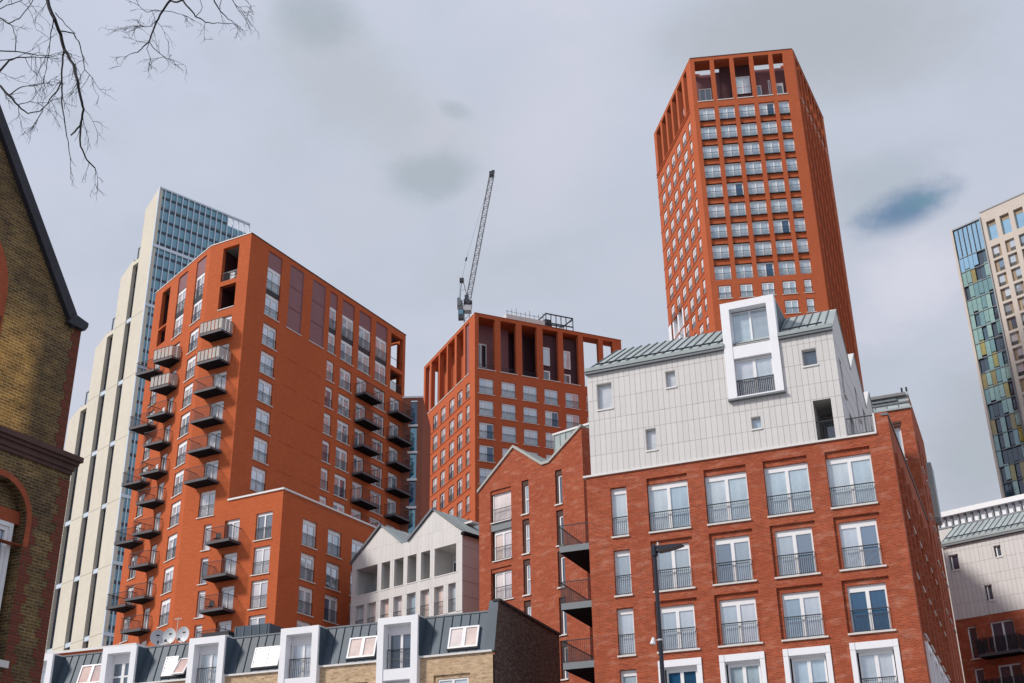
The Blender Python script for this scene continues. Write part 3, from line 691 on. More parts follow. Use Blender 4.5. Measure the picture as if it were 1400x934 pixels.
# ------------------------------------------------------------------ orange block in the middle
def block_b():
    O = (-4.92, 146.92); top = 75.5
    root = thing('apartment_block', 'middle orange brick block with open piers round its top floor and a grey plant room', 'apartment block', (*O, 0))
    fr = Fac(root, O, 65.06); fl = Fac(root, O, 155.31)
    S_ = [63.95 - 3.1 * k for k in range(16)]
    cols = [(0.62, 2.65), (3.82, 5.82), (6.95, 8.97), (10.1, 12.1), (13.25, 15.25), (16.4, 18.4), (19.45, 20.95)]
    crown = [(0.55, 2.9), (3.75, 6.05), (6.9, 9.15), (10.05, 12.4), (13.15, 15.5), (16.3, 18.68), (19.4, 20.95)]
    lcols = [(-3.15, -1.85), (-6.15, -4.35), (-9.1, -7.25), (-12.3, -10.5), (-15.3, -13.45), (-18.45, -16.65)]
    lcrown = [(-3.35, -2.05), (-6.5, -4.0), (-9.75, -7.2), (-12.9, -10.2), (-16.2, -13.3), (-18.6, -16.9)]
    hr = [(a, b, 67.5, 75.03, 0.6) for a, b in crown] + [(a, b, z, z + 2.22, 0.22) for a, b in cols for z in S_]
    wall(fr, 0, 22.35, 0, top, hr, M_TOWERB)
    hl = [(a, b, 67.5, 75.03, 0.6) for a, b in lcrown] + [(a, b, z, z + 2.22, 0.25) for a, b in lcols for z in S_]
    wall(fl, -19.3, 0, 0, top, hl, M_TOWERB)
    opened = {(3, 1), (0, 2), (0, 3), (4, 4)}
    for i, (a, b) in enumerate(cols):
        for j, z in enumerate(S_[:12]):
            pn = [M_GLASSP, M_BLUEG] if (i, j) in opened else None
            window(fr, a, b, z, z + 2.22, 0.2, glassm=M_GLASSP, sill=0.2, head=0.2, panes=pn, leaves=2)
    for a, b in lcols:
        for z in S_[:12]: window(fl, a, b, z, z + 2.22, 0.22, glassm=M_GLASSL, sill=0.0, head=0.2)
    mb = MB()
    for z in S_[:13]: mb.box(-19.3, -1.4, -0.07, 0.0, z - 0.14, z - 0.02)
    fl.add('brick_string', mb, M_ORANGE)
    for a, b in crown: fr.add('sill', box_mesh('sill', (-0.12, b - a + 0.12, -0.08, 0.3, -0.1, 0), M_SILL), None, a, 0, 67.5)
    for a, b in lcrown: fl.add('sill', box_mesh('sill', (-0.12, b - a + 0.12, -0.08, 0.3, -0.1, 0), M_SILL), None, a, 0, 67.5)
    # crown soffit ring, set-back penthouse in plum metal, roof slabs
    mb = MB(); mb.box(0.1, 16.6, 0.6, 3.6, 75.04, 75.3); mb.box(16.6, 22.2, 0.6, 1.6, 75.04, 75.3); fr.add('soffit', mb, M_TOWERB)
    mb = MB(); mb.box(-19.2, -3.6, 0.6, 2.6, 75.05, 75.29); fl.add('soffit', mb, M_TOWERB)
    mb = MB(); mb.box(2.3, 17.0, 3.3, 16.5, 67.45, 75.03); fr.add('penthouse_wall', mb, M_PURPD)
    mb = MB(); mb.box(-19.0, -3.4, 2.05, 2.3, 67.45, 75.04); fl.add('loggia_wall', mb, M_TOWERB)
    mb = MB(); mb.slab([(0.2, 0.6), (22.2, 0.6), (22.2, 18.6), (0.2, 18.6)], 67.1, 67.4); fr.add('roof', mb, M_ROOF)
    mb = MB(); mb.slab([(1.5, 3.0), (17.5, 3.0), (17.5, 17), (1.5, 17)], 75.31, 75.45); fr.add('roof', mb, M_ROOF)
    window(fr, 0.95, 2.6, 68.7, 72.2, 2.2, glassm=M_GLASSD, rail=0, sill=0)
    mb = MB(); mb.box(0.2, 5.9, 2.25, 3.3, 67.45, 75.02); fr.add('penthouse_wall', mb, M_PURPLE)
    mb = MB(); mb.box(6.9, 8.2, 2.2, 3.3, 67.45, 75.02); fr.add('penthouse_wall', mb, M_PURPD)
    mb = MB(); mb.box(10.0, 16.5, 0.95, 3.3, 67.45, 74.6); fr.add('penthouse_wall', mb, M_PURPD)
    for u in (10.2, 13.35):
        window(fr, u, u + 1.25, 70.0, 72.7, 0.85, leaves=1, glassm=M_GLASSP, rail=0, sill=0, side=0.16)
        window(fr, u, u + 1.2, 67.55, 69.2, 0.85, leaves=1, glassm=M_GLASSD, rail=0, sill=0, side=0.2)
    window(fr, 3.78, 4.15, 68.6, 72.0, 1.2, leaves=1, glassm=M_GLASSP, rail=0, sill=0)
    for a, b in crown[:3]: fr.add('railing', rail_mesh(b - a - 0.02, 0.8), None, a + 0.01, 0.35, 67.5)
    mb = MB(); mb.box(-0.05, 22.4, -0.05, 0.4, 0, 0.08); fr.add('coping', mb, M_REDB, 0, 0, top)
    mb = MB(); mb.box(-19.35, -0.06, -0.06, 0.4, 0, 0.09); fl.add('coping', mb, M_COPING, 0, 0, top)
    e1, e2 = fr.world(22.35, 18.8), fl.world(-19.3)
    rl = Vector((root.location.x, root.location.y, 0)); shell(root, [O, xy(fr.world(22.35)), xy(e1), xy(e2)], 0, 67.4, M_TOWERB, skip=(0, 3))
    # plant room and its steel frame
    mb = MB(); mb.box(6.7, 12.7, 4.5, 9, 75.46, 78.75); pr = fr.add('plant_room', mb, M_GREYW)
    mb = MB()
    for k in range(9): mb.tube((6.9 + k * 0.7, 4.6, 78.7), (6.9 + k * 0.7, 4.6, 79.4 + 0.3 * (k % 3)), 0.03, n=4)
    mb.tube((6.7, 4.6, 79.25), (12.6, 4.6, 79.25), 0.025, n=4)
    link('guard_rail', mb.mesh('guard_rail', M_RAIL), pr)
    mb = MB()
    for y in (4.5, 7.5):
        for x in (12.9, 13.7, 14.5, 15.3, 16.1, 17.2): mb.box(x - 0.05, x + 0.05, y - 0.05, y + 0.05, 75.4, 80.0)
        for z in (78.6, 80.0): mb.box(12.85, 17.25, y - 0.06, y + 0.06, z - 0.08, z + 0.08)
        mb.tube((14.3, y, 77.6), (17.2, y, 79.7), 0.07, n=4)
    for x in (12.9, 17.2): mb.box(x - 0.06, x + 0.06, 4.5, 7.5, 79.92, 80.08)
    fr.add('steel_frame', mb, M_CRANED)
    mb = MB(); mb.box(13.0, 14.0, 5, 7, 76, 79.4); fr.add('ventilation_unit', mb, M_CRANED)
block_b()

# ------------------------------------------------------------------ tall tower, upper right
def tower_t():
    O = (25.69, 139.66); top = 111.4; P1 = (39.82, 137.86)
    root = thing('apartment_tower', 'tallest orange brick tower with rows of white framed windows and open piers at its top', 'tower', (*O, 0))
    ff = Fac(root, O, 97.26); fl = Fac(root, O, 169.96); fr = Fac(root, P1, 25.85)
    S_ = [100.75 - 3.1 * k for k in range(9)]; S2 = [73.2 - 2.78 * 0 , 70.45] + [70.45 - 3.0 * k for k in range(1, 8)]
    cols = [(0.6, 2.72), (3.32, 5.46), (6.04, 8.17), (8.75, 10.85), (11.42, 12.82)]
    cols2 = [(0.93, 2.45), (3.65, 5.17), (6.37, 7.9), (9.0, 10.62), (11.7, 12.56)]
    hf = [(a, b, 104.0, 110.85, 0.6) for a, b in cols]
    def sp(a, b, z): return (a, b, z - 0.02, z + 2.12, 0.34)
    hf += [sp(a, b, z) for a, b in cols for z in S_] + [(a - 0.05, b + 0.05, z, z + 1.9, 0.16) for a, b in cols2 for z in S2]
    # recessed brick spandrels between windows
    hs = [(a, b, z + 2.12, z + 3.08, 0.26) for a, b in cols for z in S_[1:]]
    wall(ff, 0, 14.25, 0, top, hf + hs, M_TOWERB)
    for a, b, c, d, y in hs: ff.add('spandrel', box_mesh('spandrel', (0, b - a, 0, 0.1, 0, d - c), M_TOWERB), None, a, y, c)
    for i, (a, b) in enumerate(cols):
        n = 2 if b - a > 1.6 else 1
        for j, z in enumerate(S_):
            pn = None
            if (i, j) in ((3, 0), (3, 6), (1, 4), (2, 8)): pn = [M_GLASSP, M_BLUEG]
            window(ff, a, b, z, z + 2.12, 0.31, leaves=n, glassm=M_GLASSP, head=0.2, side=0.14, sill=0.0, mull=0.16, panes=pn, rail=0.95)
    for a, b in cols2:
        n = 2 if b - a > 1.2 else 1
        for z in S2[:3]: window(ff, a, b, z, z + 1.85, 0.14, leaves=n, glassm=M_GLASSP, head=0.18, side=0.14, sill=0.2, rail=0.85)
    lc = [(-3.1, -2.1), (-6.0, -4.3), (-8.75, -7.05), (-11.45, -9.8), (-14.2, -12.55), (-17.0, -15.3)]
    lcr = [(-3.3, -1.9), (-6.35, -4.2), (-9.05, -7.05), (-11.75, -9.75), (-14.45, -12.45), (-17.4, -15.2)]
    lw = [(a, b, z - 0.6, z + 1.5) for a, b in lc for z in S_[:9]]
    lw2 = [(a, b, z - 0.3, z + 1.6) for a, b in lc[:4] for z in (73.2, 70.45, 67.5, 64.5)] + [(a, b, z - 0.3, z + 1.6) for a, b in lc[4:] for z in (67.5, 64.5)]
    low = (-17.4, -11.75, 70.3, 78.6)
    lw = [q for q in lw if not (q[0] < low[1] and q[2] < low[3] - 0.2)]; lw2 = [q for q in lw2 if not (q[0] < low[1] - 0.2 and q[3] > low[2])]
    wall(fl, -18.6, 0, 0, top, [(a, b, 104.0, 110.85, 0.7) for a, b in lcr] + [(a, b, c, d, 0.22) for a, b, c, d in lw + lw2] + [(*low, 1.2)], M_TOWERB)
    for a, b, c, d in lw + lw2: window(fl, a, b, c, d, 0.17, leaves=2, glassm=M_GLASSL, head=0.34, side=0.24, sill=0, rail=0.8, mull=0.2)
    mb = MB()
    for z in S_: mb.box(-18.6, -1.9, -0.06, 0, z - 0.86, z - 0.68)
    mb.box(-18.6, -1.7, -0.1, 0, 103.4, 103.55); mb.box(-18.6, -1.7, -0.1, 0, 103.85, 104.0)
    fl.add('brick_string', mb, M_TOWERB)
    # white double-height bays low on the left face
    mb = MB(); mb.quad((-17.4, 1.2, 70.3), (-11.75, 1.2, 70.3), (-11.75, 1.2, 78.6), (-17.4, 1.2, 78.6)); fl.add('white_lining', mb, M_SURR)
    for u in (-16.9, -14.6, -12.4): fl.add('white_fin', box_mesh('white_fin', (0, 0.55, 0, 1.1, 0, 8.28), M_SURR), None, u, 0.05, 70.31)
    for u in (-16.1, -13.8):
        for z in (70.6, 73.4, 76.1): window(fl, u, u + 0.95, z, z + 2.1, 1.15, leaves=1, glassm=M_GLASSM, rail=0, sill=0)
    fl.add('white_pier', box_mesh('white_pier', (0, 1.2, -0.04, 0.1, 0, 18.0), M_SURR), None, -18.6, 0, 60.3)
    # far right face, seen at a grazing angle: deep window slots between brick fins
    rc = [(1.2 + 2.3 * k, 2.95 + 2.3 * k) for k in range(7)]
    rw = [(a, b, z - 0.4, z + 1.7) for a, b in rc for z in S_ + S2]
    wall(fr, 0, 18.5, 0, top, [(a, b, 104.0, 110.85, 0.7) for a, b in rc] + [(a, b, c, d, 0.62) for a, b, c, d in rw], M_TOWERB)
    for a, b, c, d in rw:
        if c > 50:
            o = window(fr, a, b, c, d, 0.55, leaves=1, glassm=M_GLASSM, rail=0, sill=0, framem=M_MOULD)
            link('reveal_panel', box_mesh('reveal_panel', (0, 0.05, -0.5, -0.05, 0.02, 2.08), M_MAUVE), o, (b - a - 0.06, 0, 0))
    for a, b in rc: fr.add('brick_fin', box_mesh('brick_fin', (0, 0.3, -0.22, 0, 0, 54.0), M_TOWERB), None, a - 0.42, 0, 49.5)
    for k in range(7): fr.add('sill', box_mesh('sill', (0, 1.5, -0.14, 0.0, 0, 0.14), M_SILL), None, 1.35 + 2.3 * k, 0, 103.84)
    for a, b in cols: ff.add('sill', box_mesh('sill', (-0.05, b - a + 0.05, -0.08, 0.4, -0.12, 0), M_SILL), None, a, 0, 104.0)
    # crown: soffit ring, gap to the sky, plum penthouse
    mb = MB(); mb.box(0.3, 13.9, 0.6, 2.3, 110.86, 111.1); ff.add('soffit', mb, M_TOWERB)
    mb = MB(); mb.box(-18.4, -2.8, 0.7, 2.4, 110.87, 111.11); fl.add('soffit', mb, M_TOWERB)
    mb = MB(); mb.box(2.6, 18.3, 0.7, 2.4, 110.88, 111.12); fr.add('soffit', mb, M_TOWERB)
    for a, b, y in ((0.2, 2.9, 2.9), (8.5, 13.6, 2.9), (2.9, 4.1, 2.6)): ff.add('penthouse_wall', box_mesh('penthouse_wall', (0, b - a, 0, 3.0, 0, 6.6), M_PURPLE), None, a, y, 103.95)
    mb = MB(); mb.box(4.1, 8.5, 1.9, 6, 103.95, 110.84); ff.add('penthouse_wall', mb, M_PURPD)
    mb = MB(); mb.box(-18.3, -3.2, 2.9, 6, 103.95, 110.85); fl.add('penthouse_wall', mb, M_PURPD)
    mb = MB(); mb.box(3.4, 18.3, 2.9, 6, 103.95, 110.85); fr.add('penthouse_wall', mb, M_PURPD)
    window(ff, 1.0, 2.75, 104.1, 107.9, 2.6, glassm=M_GLASSD, rail=0, sill=0, side=0.15)
    window(ff, 6.05, 8.15, 105.9, 108.8, 1.8, glassm=M_GLASSP, rail=0, sill=0, side=0.16, transom=1.2); window(ff, 6.05, 8.15, 103.95, 105.0, 1.8, glassm=M_GLASSP, rail=0, sill=0)
    window(ff, 8.8, 9.7, 104.1, 107.6, 2.6, leaves=1, glassm=M_GLASSD, rail=0, sill=0, side=0.15); window(ff, 10.55, 10.85, 104.1, 107.6, 1.6, leaves=1, glassm=M_GLASSD, rail=0, sill=0, side=0.1)
    window(ff, 11.6, 12.65, 104.1, 107.4, 2.2, leaves=1, glassm=M_GLASSD, rail=0, sill=0, side=0.16, head=0.5)
    mb = MB(); mb.box(0.02, 14.23, -0.05, 0.5, 0, 0.1); ff.add('coping', mb, M_MOULD, 0, 0, top)
    mb = MB(); mb.box(-18.6, -0.3, -0.05, 0.5, 0, 0.11); fl.add('coping', mb, M_COPING, 0, 0, top)
    mb = MB(); mb.box(0.3, 18.5, -0.05, 0.5, 0, 0.11); fr.add('coping', mb, M_MOULD, 0, 0, top)
    shell(root, [O, P1, xy(fr.world(18.5)), xy(fl.world(-18.6))], 0, 111, M_TOWERB, skip=(0, 1, 3), roof=103.9)
M_MAUVE = plain('mauve metal reveal', (0.25, 0.165, 0.165), 0.6, objvar=0.3)
tower_t()
# ------------------------------------------------------------------ corner block, lower right
def block_d():
    O = (3.89, 63.18); top = 23.3
    root = thing('corner_block', 'red brick corner block with a white tiled top and a big white dormer, lower right', 'apartment block', (*O, 0))
    f = Fac(root, O, 113.05); pc = f.world(16.0); fs = Fac(root, xy(pc), 22.2)
    S_ = [19.84, 16.73, 13.69, 10.6, 7.5, 4.4, 1.2]
    wide = [(3.36, 5.57), (6.46, 8.68), (9.57, 11.81), (12.71, 14.92)]
    holes, ins = [], []
    holes.append((1.33, 2.22, 19.85, 22.52, 0.24))
    for z in (16.73, 13.69, 10.6, 7.5, 4.4): holes.append((1.33, 2.22, z, z + 2.38, 0.24))
    for a, b in wide:
        holes.append((a, b, 19.84, 22.75, 0.12))
        for z, h in ((16.73, 2.62), (13.69, 2.52)): holes.append((a, b, z, z + h, 0.12))
        for z in (10.6, 7.5, 4.4): holes.append((a + 0.12, b - 0.12, z, z + 2.45, 0.12))
    wall(f, 0, 16.0, 0, top, holes, M_REDB)
    # inner steps of the reveals
    def step(u0, u1, z0, z1, a, b, c, d):
        mb = MB(); y0, y1 = 0.12, 0.30
        if a > u0: mb.box(u0, a, y0, y1, z0, z1)
        if b < u1: mb.box(b, u1, y0, y1, z0, z1)
        if d < z1: mb.box(a, b, y0, y1, d, z1)
        f.add('brick_reveal', mb, M_REDB)
    pal = {1: [M_GLASSP, M_GLASSP, M_GLASSP, M_GLASSP], 2: [M_GLASS, M_GLASS, M_GLASS, M_GLASSM], 3: [M_GLASSM, M_GLASSM, M_GLASSM, M_BLUEG], 4: [M_BLUEG, M_GLASSP, M_GLASSP, M_GLASS]}
    window(f, 1.33, 2.22, 19.85, 22.5, 0.22, leaves=1, glassm=M_GLASSP, head=0.32, sill=0.05, railpitch=0.1)
    for k, z in enumerate((16.73, 13.69, 10.6, 7.5)): window(f, 1.33, 2.22, z, z + 2.36, 0.22, leaves=1, glassm=[M_GLASS, M_GLASSM, M_GLASSP, M_GLASS][k], head=0.28, sill=0.05, railpitch=0.1)
    for i, (a, b) in enumerate(wide):
        step(a, b, 19.84, 22.75, a, b, 0, 22.44)
        window(f, a, b, 19.84, 22.44, 0.27, glassm=pal[1][i], head=0.30, mull=0.17, sill=0.03, railpitch=0.1)
        for r_, (z, h) in enumerate(((16.73, 2.62), (13.69, 2.52))):
            step(a, b, z, z + h, a + 0.2, b - 0.2, 0, z + h - 0.27)
            window(f, a + 0.2, b - 0.2, z, z + h - 0.27, 0.27, glassm=pal[2 + r_][i], head=0.30, mull=0.17, sill=0.2, railpitch=0.1, rail=1.08)
        for z in (10.6, 7.5, 4.4):
            o = window(f, a + 0.32, b - 0.32, z, z + 2.22, 0.3, glassm=pal[4][i], head=0.16, mull=0.17, sill=0, railpitch=0.1, rail=1.0)
            mb = MB(); w_ = b - a; x = -0.32
            mb.box(x, x + 0.24, -0.36, -0.02, 0, 2.30); mb.box(x + w_ - 0.24, x + w_, -0.36, -0.02, 0, 2.30)
            mb.box(x, x + 0.24, -0.37, -0.02, 2.31, 2.64); mb.box(x + w_ - 0.24, x + w_, -0.37, -0.02, 2.31, 2.64); mb.box(x + 0.25, x + w_ - 0.25, -0.35, -0.02, 2.31, 2.64)
            mb.box(x + 0.24, x + w_ - 0.24, -0.1, -0.05, 2.22, 2.31)
            link('surround', mb.mesh('surround', M_SURR), o)
    # top right pier / side parapet
    mb = MB(); mb.box(15.38, 16.0, 0.0, 0.45, 0, 1.08); f.add('parapet_pier', mb, M_REDB, 0, 0, top)
    hs = []; L = 30.0
    for k in range(9):
        u = 1.5 + 2.97 * k
        for z in S_[:3]: hs.append((u - 0.25, u + 1.85, z, z + 2.45, 0.5))
        for z in S_[3:5]: hs.append((u, u + 1.6, z, z + 2.3, 0.3))
    wall(fs, 0, L, 0, top + 0.9, hs, M_REDB)
    for a, b, c, d, y in hs:
        if c > 10: window(fs, a, b, c, d, y - 0.06, leaves=2, glassm=M_GLASSM, head=0.25, sill=0.1, rail=1.0 if c < 19 else 0)
    mb = MB()
    for k in range(9):
        for x in (0.98, 3.36): fs.add('brick_fin', box_mesh('brick_fin', (0, 0.16, -0.14, 0, 0, 8.9), M_REDB), None, x + 2.97 * k, 0, 13.6)
    mb = MB()
    for k in range(9):
        mb = MB(); mb.box(0, 0.25, -0.12, 0, 0, 2.75); mb.box(1.95, 2.2, -0.12, 0, 0, 2.75); mb.box(0.25, 1.95, -0.11, 0, 2.45, 2.75)
        fs.add('white_surround', mb, M_SURR, 1.2 + 2.97 * k, 0, 10.5)
    mb = MB(); mb.box(-0.05, L, -0.06, 0.3, 0, 0.1); fs.add('coping', mb, M_GUTTER, 0, 0, top + 0.9)
    # white sill line on top of the brick
    mb = MB(); mb.box(-0.15, 15.37, -0.1, 0.3, 0, 0.1); f.add('coping', mb, M_COPING, 0, 0, top)
    # white tiled storey
    u0, u1, z0, z1 = 0.3, 13.93, top + 0.1, 29.5
    op = [(0.83, 1.75, 27.1, 28.65), (4.8, 5.4, 27.7, 28.67), (3.47, 4.1, 24.3, 25.53), (12.2, 13.0, 27.55, 28.5), (9.2, 9.75, 24.56, 25.23), (12.47, 13.38, z0, 25.57)]
    wall(f, u0, u1, z0, z1, [(a, b, c, d, 0.28) for a, b, c, d in op[:5]] + [(*op[5], 1.6), (8.66, 10.69, 26.46, 29.45, 0.4)], [M_CLADG])
    dor = (8.2, 11.13, 26.34, 31.98)
    rows = [z0, 24.47, 25.63, 26.5, 27.68, 28.83, 29.28]
    cladding(f, u0, u1, rows, 0.31, op + [dor], M_CLAD)
    for a, b, c, d in op[:5]:
        lining = MB(); lining.box(0, 0.03, -0.03, 0.2, 0, d - c); lining.box(b - a - 0.03, b - a, -0.03, 0.2, 0, d - c); lining.box(0.03, b - a - 0.03, -0.02, 0.2, d - c - 0.03, d - c); f.add('window_lining', lining, M_GREYW, a, 0, c)
    for i, (a, b, c, d) in enumerate(op[:5]):
        window(f, a + 0.03, b - 0.03, c, d - 0.03, 0.2, leaves=1, glassm=[M_GLASSW, M_GLASSW, M_GLASSW, M_GLASSD, M_GLASSP][i], rail=0, head=0.04, side=0.035, bottom=0.04, sill=0.05, sillm=M_COPING, framem=M_GREYW)
    mb = MB()   # loggia room
    a, b, c, d = op[5]
    mb.quad((a - 0.4, 2.6, c), (b + 0.4, 2.6, c), (b + 0.4, 2.6, d + 0.3), (a - 0.4, 2.6, d + 0.3)); mb.quad((a - 0.4, 1.6, c), (a - 0.4, 2.6, c), (a - 0.4, 2.6, d), (a - 0.4, 1.6, d)); mb.quad((b + 0.4, 1.6, c), (b + 0.4, 2.6, c), (b + 0.4, 2.6, d), (b + 0.4, 1.6, d)); mb.quad((a - .4, 1.6, d), (b + .4, 1.6, d), (b + .4, 2.6, d), (a - .4, 2.6, d))
    f.add('loggia_lining', mb, M_GREYW)
    window(f, a + 0.1, b - 0.05, c + 0.05, d - 0.35, 2.0, leaves=1, glassm=M_GLASSD, rail=0, sill=0, framem=M_GUTTER)
    f.add('railing', rail_mesh(b - a - 0.02, 1.05), None, a + 0.01, 0.1, c)
    # side of the white storey: three gables over the terrace
    ws = Fac(root, xy(f.world(u1)), 22.2)
    gab = [(0, z0), (19.2, z0), (19.2, 29.7), (15.9, 32.0), (12.7, 29.7), (9.55, 32.0), (6.4, 29.7), (3.05, 31.95), (0.1, 29.6), (0, 29.5)]
    sh = [(1.2, 2.0, 26.2, 28.3), (2.5, 4.2, 23.6, 25.7), (7.2, 8.0, 27.0, 29.0), (7.0, 9.0, 23.6, 25.7), (10.2, 11.4, 26.4, 28.8), (13.4, 15, 23.6, 25.7), (14.2, 15.0, 27, 29)]
    mb = MB(); mb.prism(gab, 0, 0.3, holes=[[(a, c), (b, c), (b, d), (a, d)] for a, b, c, d in sh]); ws.add('gable_wall', mb, M_CLAD)
    for a, b, c, d in sh: window(ws, a, b, c, d, 0.2, leaves=1, glassm=M_GLASSD, rail=0, sill=0.05, head=0.06, side=0.06, framem=M_GUTTER)
    mb = MB()
    for z in rows[1:6]: mb.box(0, 19, -0.008, 0.0, z - 0.01, z + 0.01)
    ws.add('panel_joint', mb, M_CLADG)
    # terrace railing
    f.add('railing', rail_mesh(1.35, 0.95, 0.14), None, 13.98, 0.05, z0); f.add('terrace_post', box_mesh('terrace_post', (0, 0.09, 0, 0.5, 0, 1.0), M_COPING), None, 15.29, -0.04, z0)
    # zinc roofs: three slopes facing the street and three facing away
    off = math.tan(R(39.8 - 22.2))
    def P(u, y, z): return f.loc(u, y, z)
    k = math.cos(R(0.85))
    def front(y): return 0.3 + y * 0.30
    def right(y): return u1 - y * math.tan(R(22.2 - 23.05)) * -1
    for i, (ye, yr, yv) in enumerate(((0.0, 3.05, 6.4), (6.4, 9.55, 12.7), (12.7, 15.9, 19.2))):
        def rt_(y): return ws.loc(y, 0, 0) - f.loc(0, 0, 0)
        def pr(y, z): v_ = ws.loc(y, -0.05, z); return v_
        def pl(y, z): return f.loc(front(y), y, z)
        if i == 0:
            dl, dr = dor[0] - 0.02, dor[1] + 0.02; t1 = (dl - u0) / (u1 - u0); t2 = (dr - u0) / (u1 - u0)
            E0, E1, R0, R1 = pl(0.02, 29.6), pr(0.02, 29.6), pl(yr, 31.95), pr(yr, 31.95)
            roof_panels(root, E0, E0.lerp(E1, t1), R0, R0.lerp(R1, t1), 15, M_ZINC, seamh=0.06)
            roof_panels(root, E0.lerp(E1, t2), E1, R0.lerp(R1, t2), R1, 6, M_ZINC, seamh=0.06)
            mb = MB(); q = [E0.lerp(E1, t1), E0.lerp(E1, t2), R0.lerp(R1, t2), R0.lerp(R1, t1)]; mb.quad(*[x - Vector((0, 0, 0.05)) for x in q]); link('roof_deck', mb.mesh('roof_deck', M_ZINC), root)
        else: roof_panels(root, pl(ye, 29.7), pr(ye, 29.7), pl(yr, 32.0), pr(yr, 32.0), 22, M_ZINC, seamh=0.06)
        mb = MB(); mb.quad(pl(yr, 31.95), pr(yr, 31.95), pr(yv, 29.7), pl(yv, 29.7)); link('roof_slope', mb.mesh('roof_slope', M_ZINC), root)
    mb = MB(); mb.box(u0 - 0.05, dor[0], -0.22, 0.05, 29.28, 29.42); mb.box(dor[1], u1 + 0.02, -0.22, 0.05, 29.28, 29.42)
    mb.box(u0 - 0.05, dor[0], -0.27, 0.0, 29.42, 29.62, 1); mb.box(dor[1], u1 + 0.02, -0.27, 0.0, 29.42, 29.62, 1)
    f.add('gutter', mb, [M_GUTTER, M_ZINC])
    mb = MB()
    for a, b in ((u0 + 0.5, dor[0] - 0.1), (dor[1] + 0.2, u1 - 0.5)): mb.tube((a, 0.25, 29.98), (b, 0.25, 29.98), 0.045, n=5)
    f.add('snow_rail', mb, M_STEEL)
    # dormer
    a, b, c, d = dor
    mb = MB(); Y = -0.18; Y1 = 0.35
    mb.box(a, a + 0.46, Y, Y1, c, d); mb.box(b - 0.44, b, Y, Y1, c, d); mb.box(a + 0.46, b - 0.44, Y, Y1, 31.56, d - 0.001); mb.box(a + 0.46, b - 0.44, Y + 0.03, Y1, 28.62, 29.33); mb.box(a + 0.46, b - 0.44, Y + 0.02, Y1, c + 0.001, 26.46)
    dm = f.add('dormer', mb, M_SURR)
    mb = MB(); mb.prism([(0.0, 29.6), (3.2, 31.93), (0.0, 31.93)], 0, 0.12)
    for u in (a + 0.02, b - 0.14):
        m_ = MB(); m_.v = [(0, 0.35, 29.0), (0, 0.35, d - 0.04), (0, 3.4, d - 0.04), (0.12, 0.35, 29.0), (0.12, 0.35, d - 0.04), (0.12, 3.4, d - 0.04)]; m_.f = [(0, 1, 2), (3, 5, 4), (0, 3, 4, 1), (1, 4, 5, 2), (0, 2, 5, 3)]; m_.m = [0] * 5
        f.add('dormer_cheek', m_, M_ZINCD, u)
    mb = MB(); mb.box(a + 0.02, b - 0.02, 0.36, 3.4, d - 0.06, d - 0.01); f.add('dormer_roof', mb, M_ZINC)
    window(f, a + 0.46, b - 0.44, 29.33, 31.5, 0.34, glassm=M_GLASSP, rail=0, sill=0, head=0.04, side=0.05, mull=0.1, bottom=0.05, panes=[M_GLASSP, M_GLASS], framem=M_SURR)
    window(f, a + 0.46, b - 0.44, 26.46, 28.6, 0.14, glassm=M_GLASSM, rail=0.98, sill=0, head=0.12, side=0.1, mull=0.16, railpitch=0.10, railr=0.016)
    mb = MB(); mb.box(a - 0.04, b + 0.04, -0.28, 0, c - 0.1, c - 0.002); f.add('dormer_sill', mb, M_GUTTER)
    # left return and balconies
    fl = Fac(root, O, 22.2)
    mb = MB(); mb.box(0, 0.3, 0.02, 20, 0, top - 0.01)
    e = adir(39.8); p0 = Vector((0, 0, 0)); p1 = e * 22
    mb = MB(); mb.quad(p0, p1, p1 + Vector((0, 0, top)), p0 + Vector((0, 0, top))); link('wall', mb.mesh('wall', M_REDB), root)
    w0 = f.loc(u0, 0, 0); mb = MB(); mb.quad(w0 + Vector((0, 0, z0)), w0 + p1 * 0.9 + Vector((0, 0, z0)), w0 + p1 * 0.9 + Vector((0, 0, 29.6)), w0 + Vector((0, 0, 29.6))); link('wall', mb.mesh('wall', M_GREYW), root)
    for z in (19.39, 16.33, 13.27, 10.2):
        balcony(f, [(-1.7, 0.05), (0.0, 0.05), (3.9, 4.9), (-1.75, 4.9)], z, th=0.34, railh=1.12, edges=[(0, 1), (3, 0)], fascia=M_RAILG, under=M_SOFFIT, pitch=0.1)
    back = xy(fs.world(L)); bl = xy(root.location + p1 * 1.2)
    shell(root, [O, xy(pc), back, bl], 0, top, M_REDB, skip=(0, 1, 3), roof=top - 0.02, shrink=0.985)
block_d()

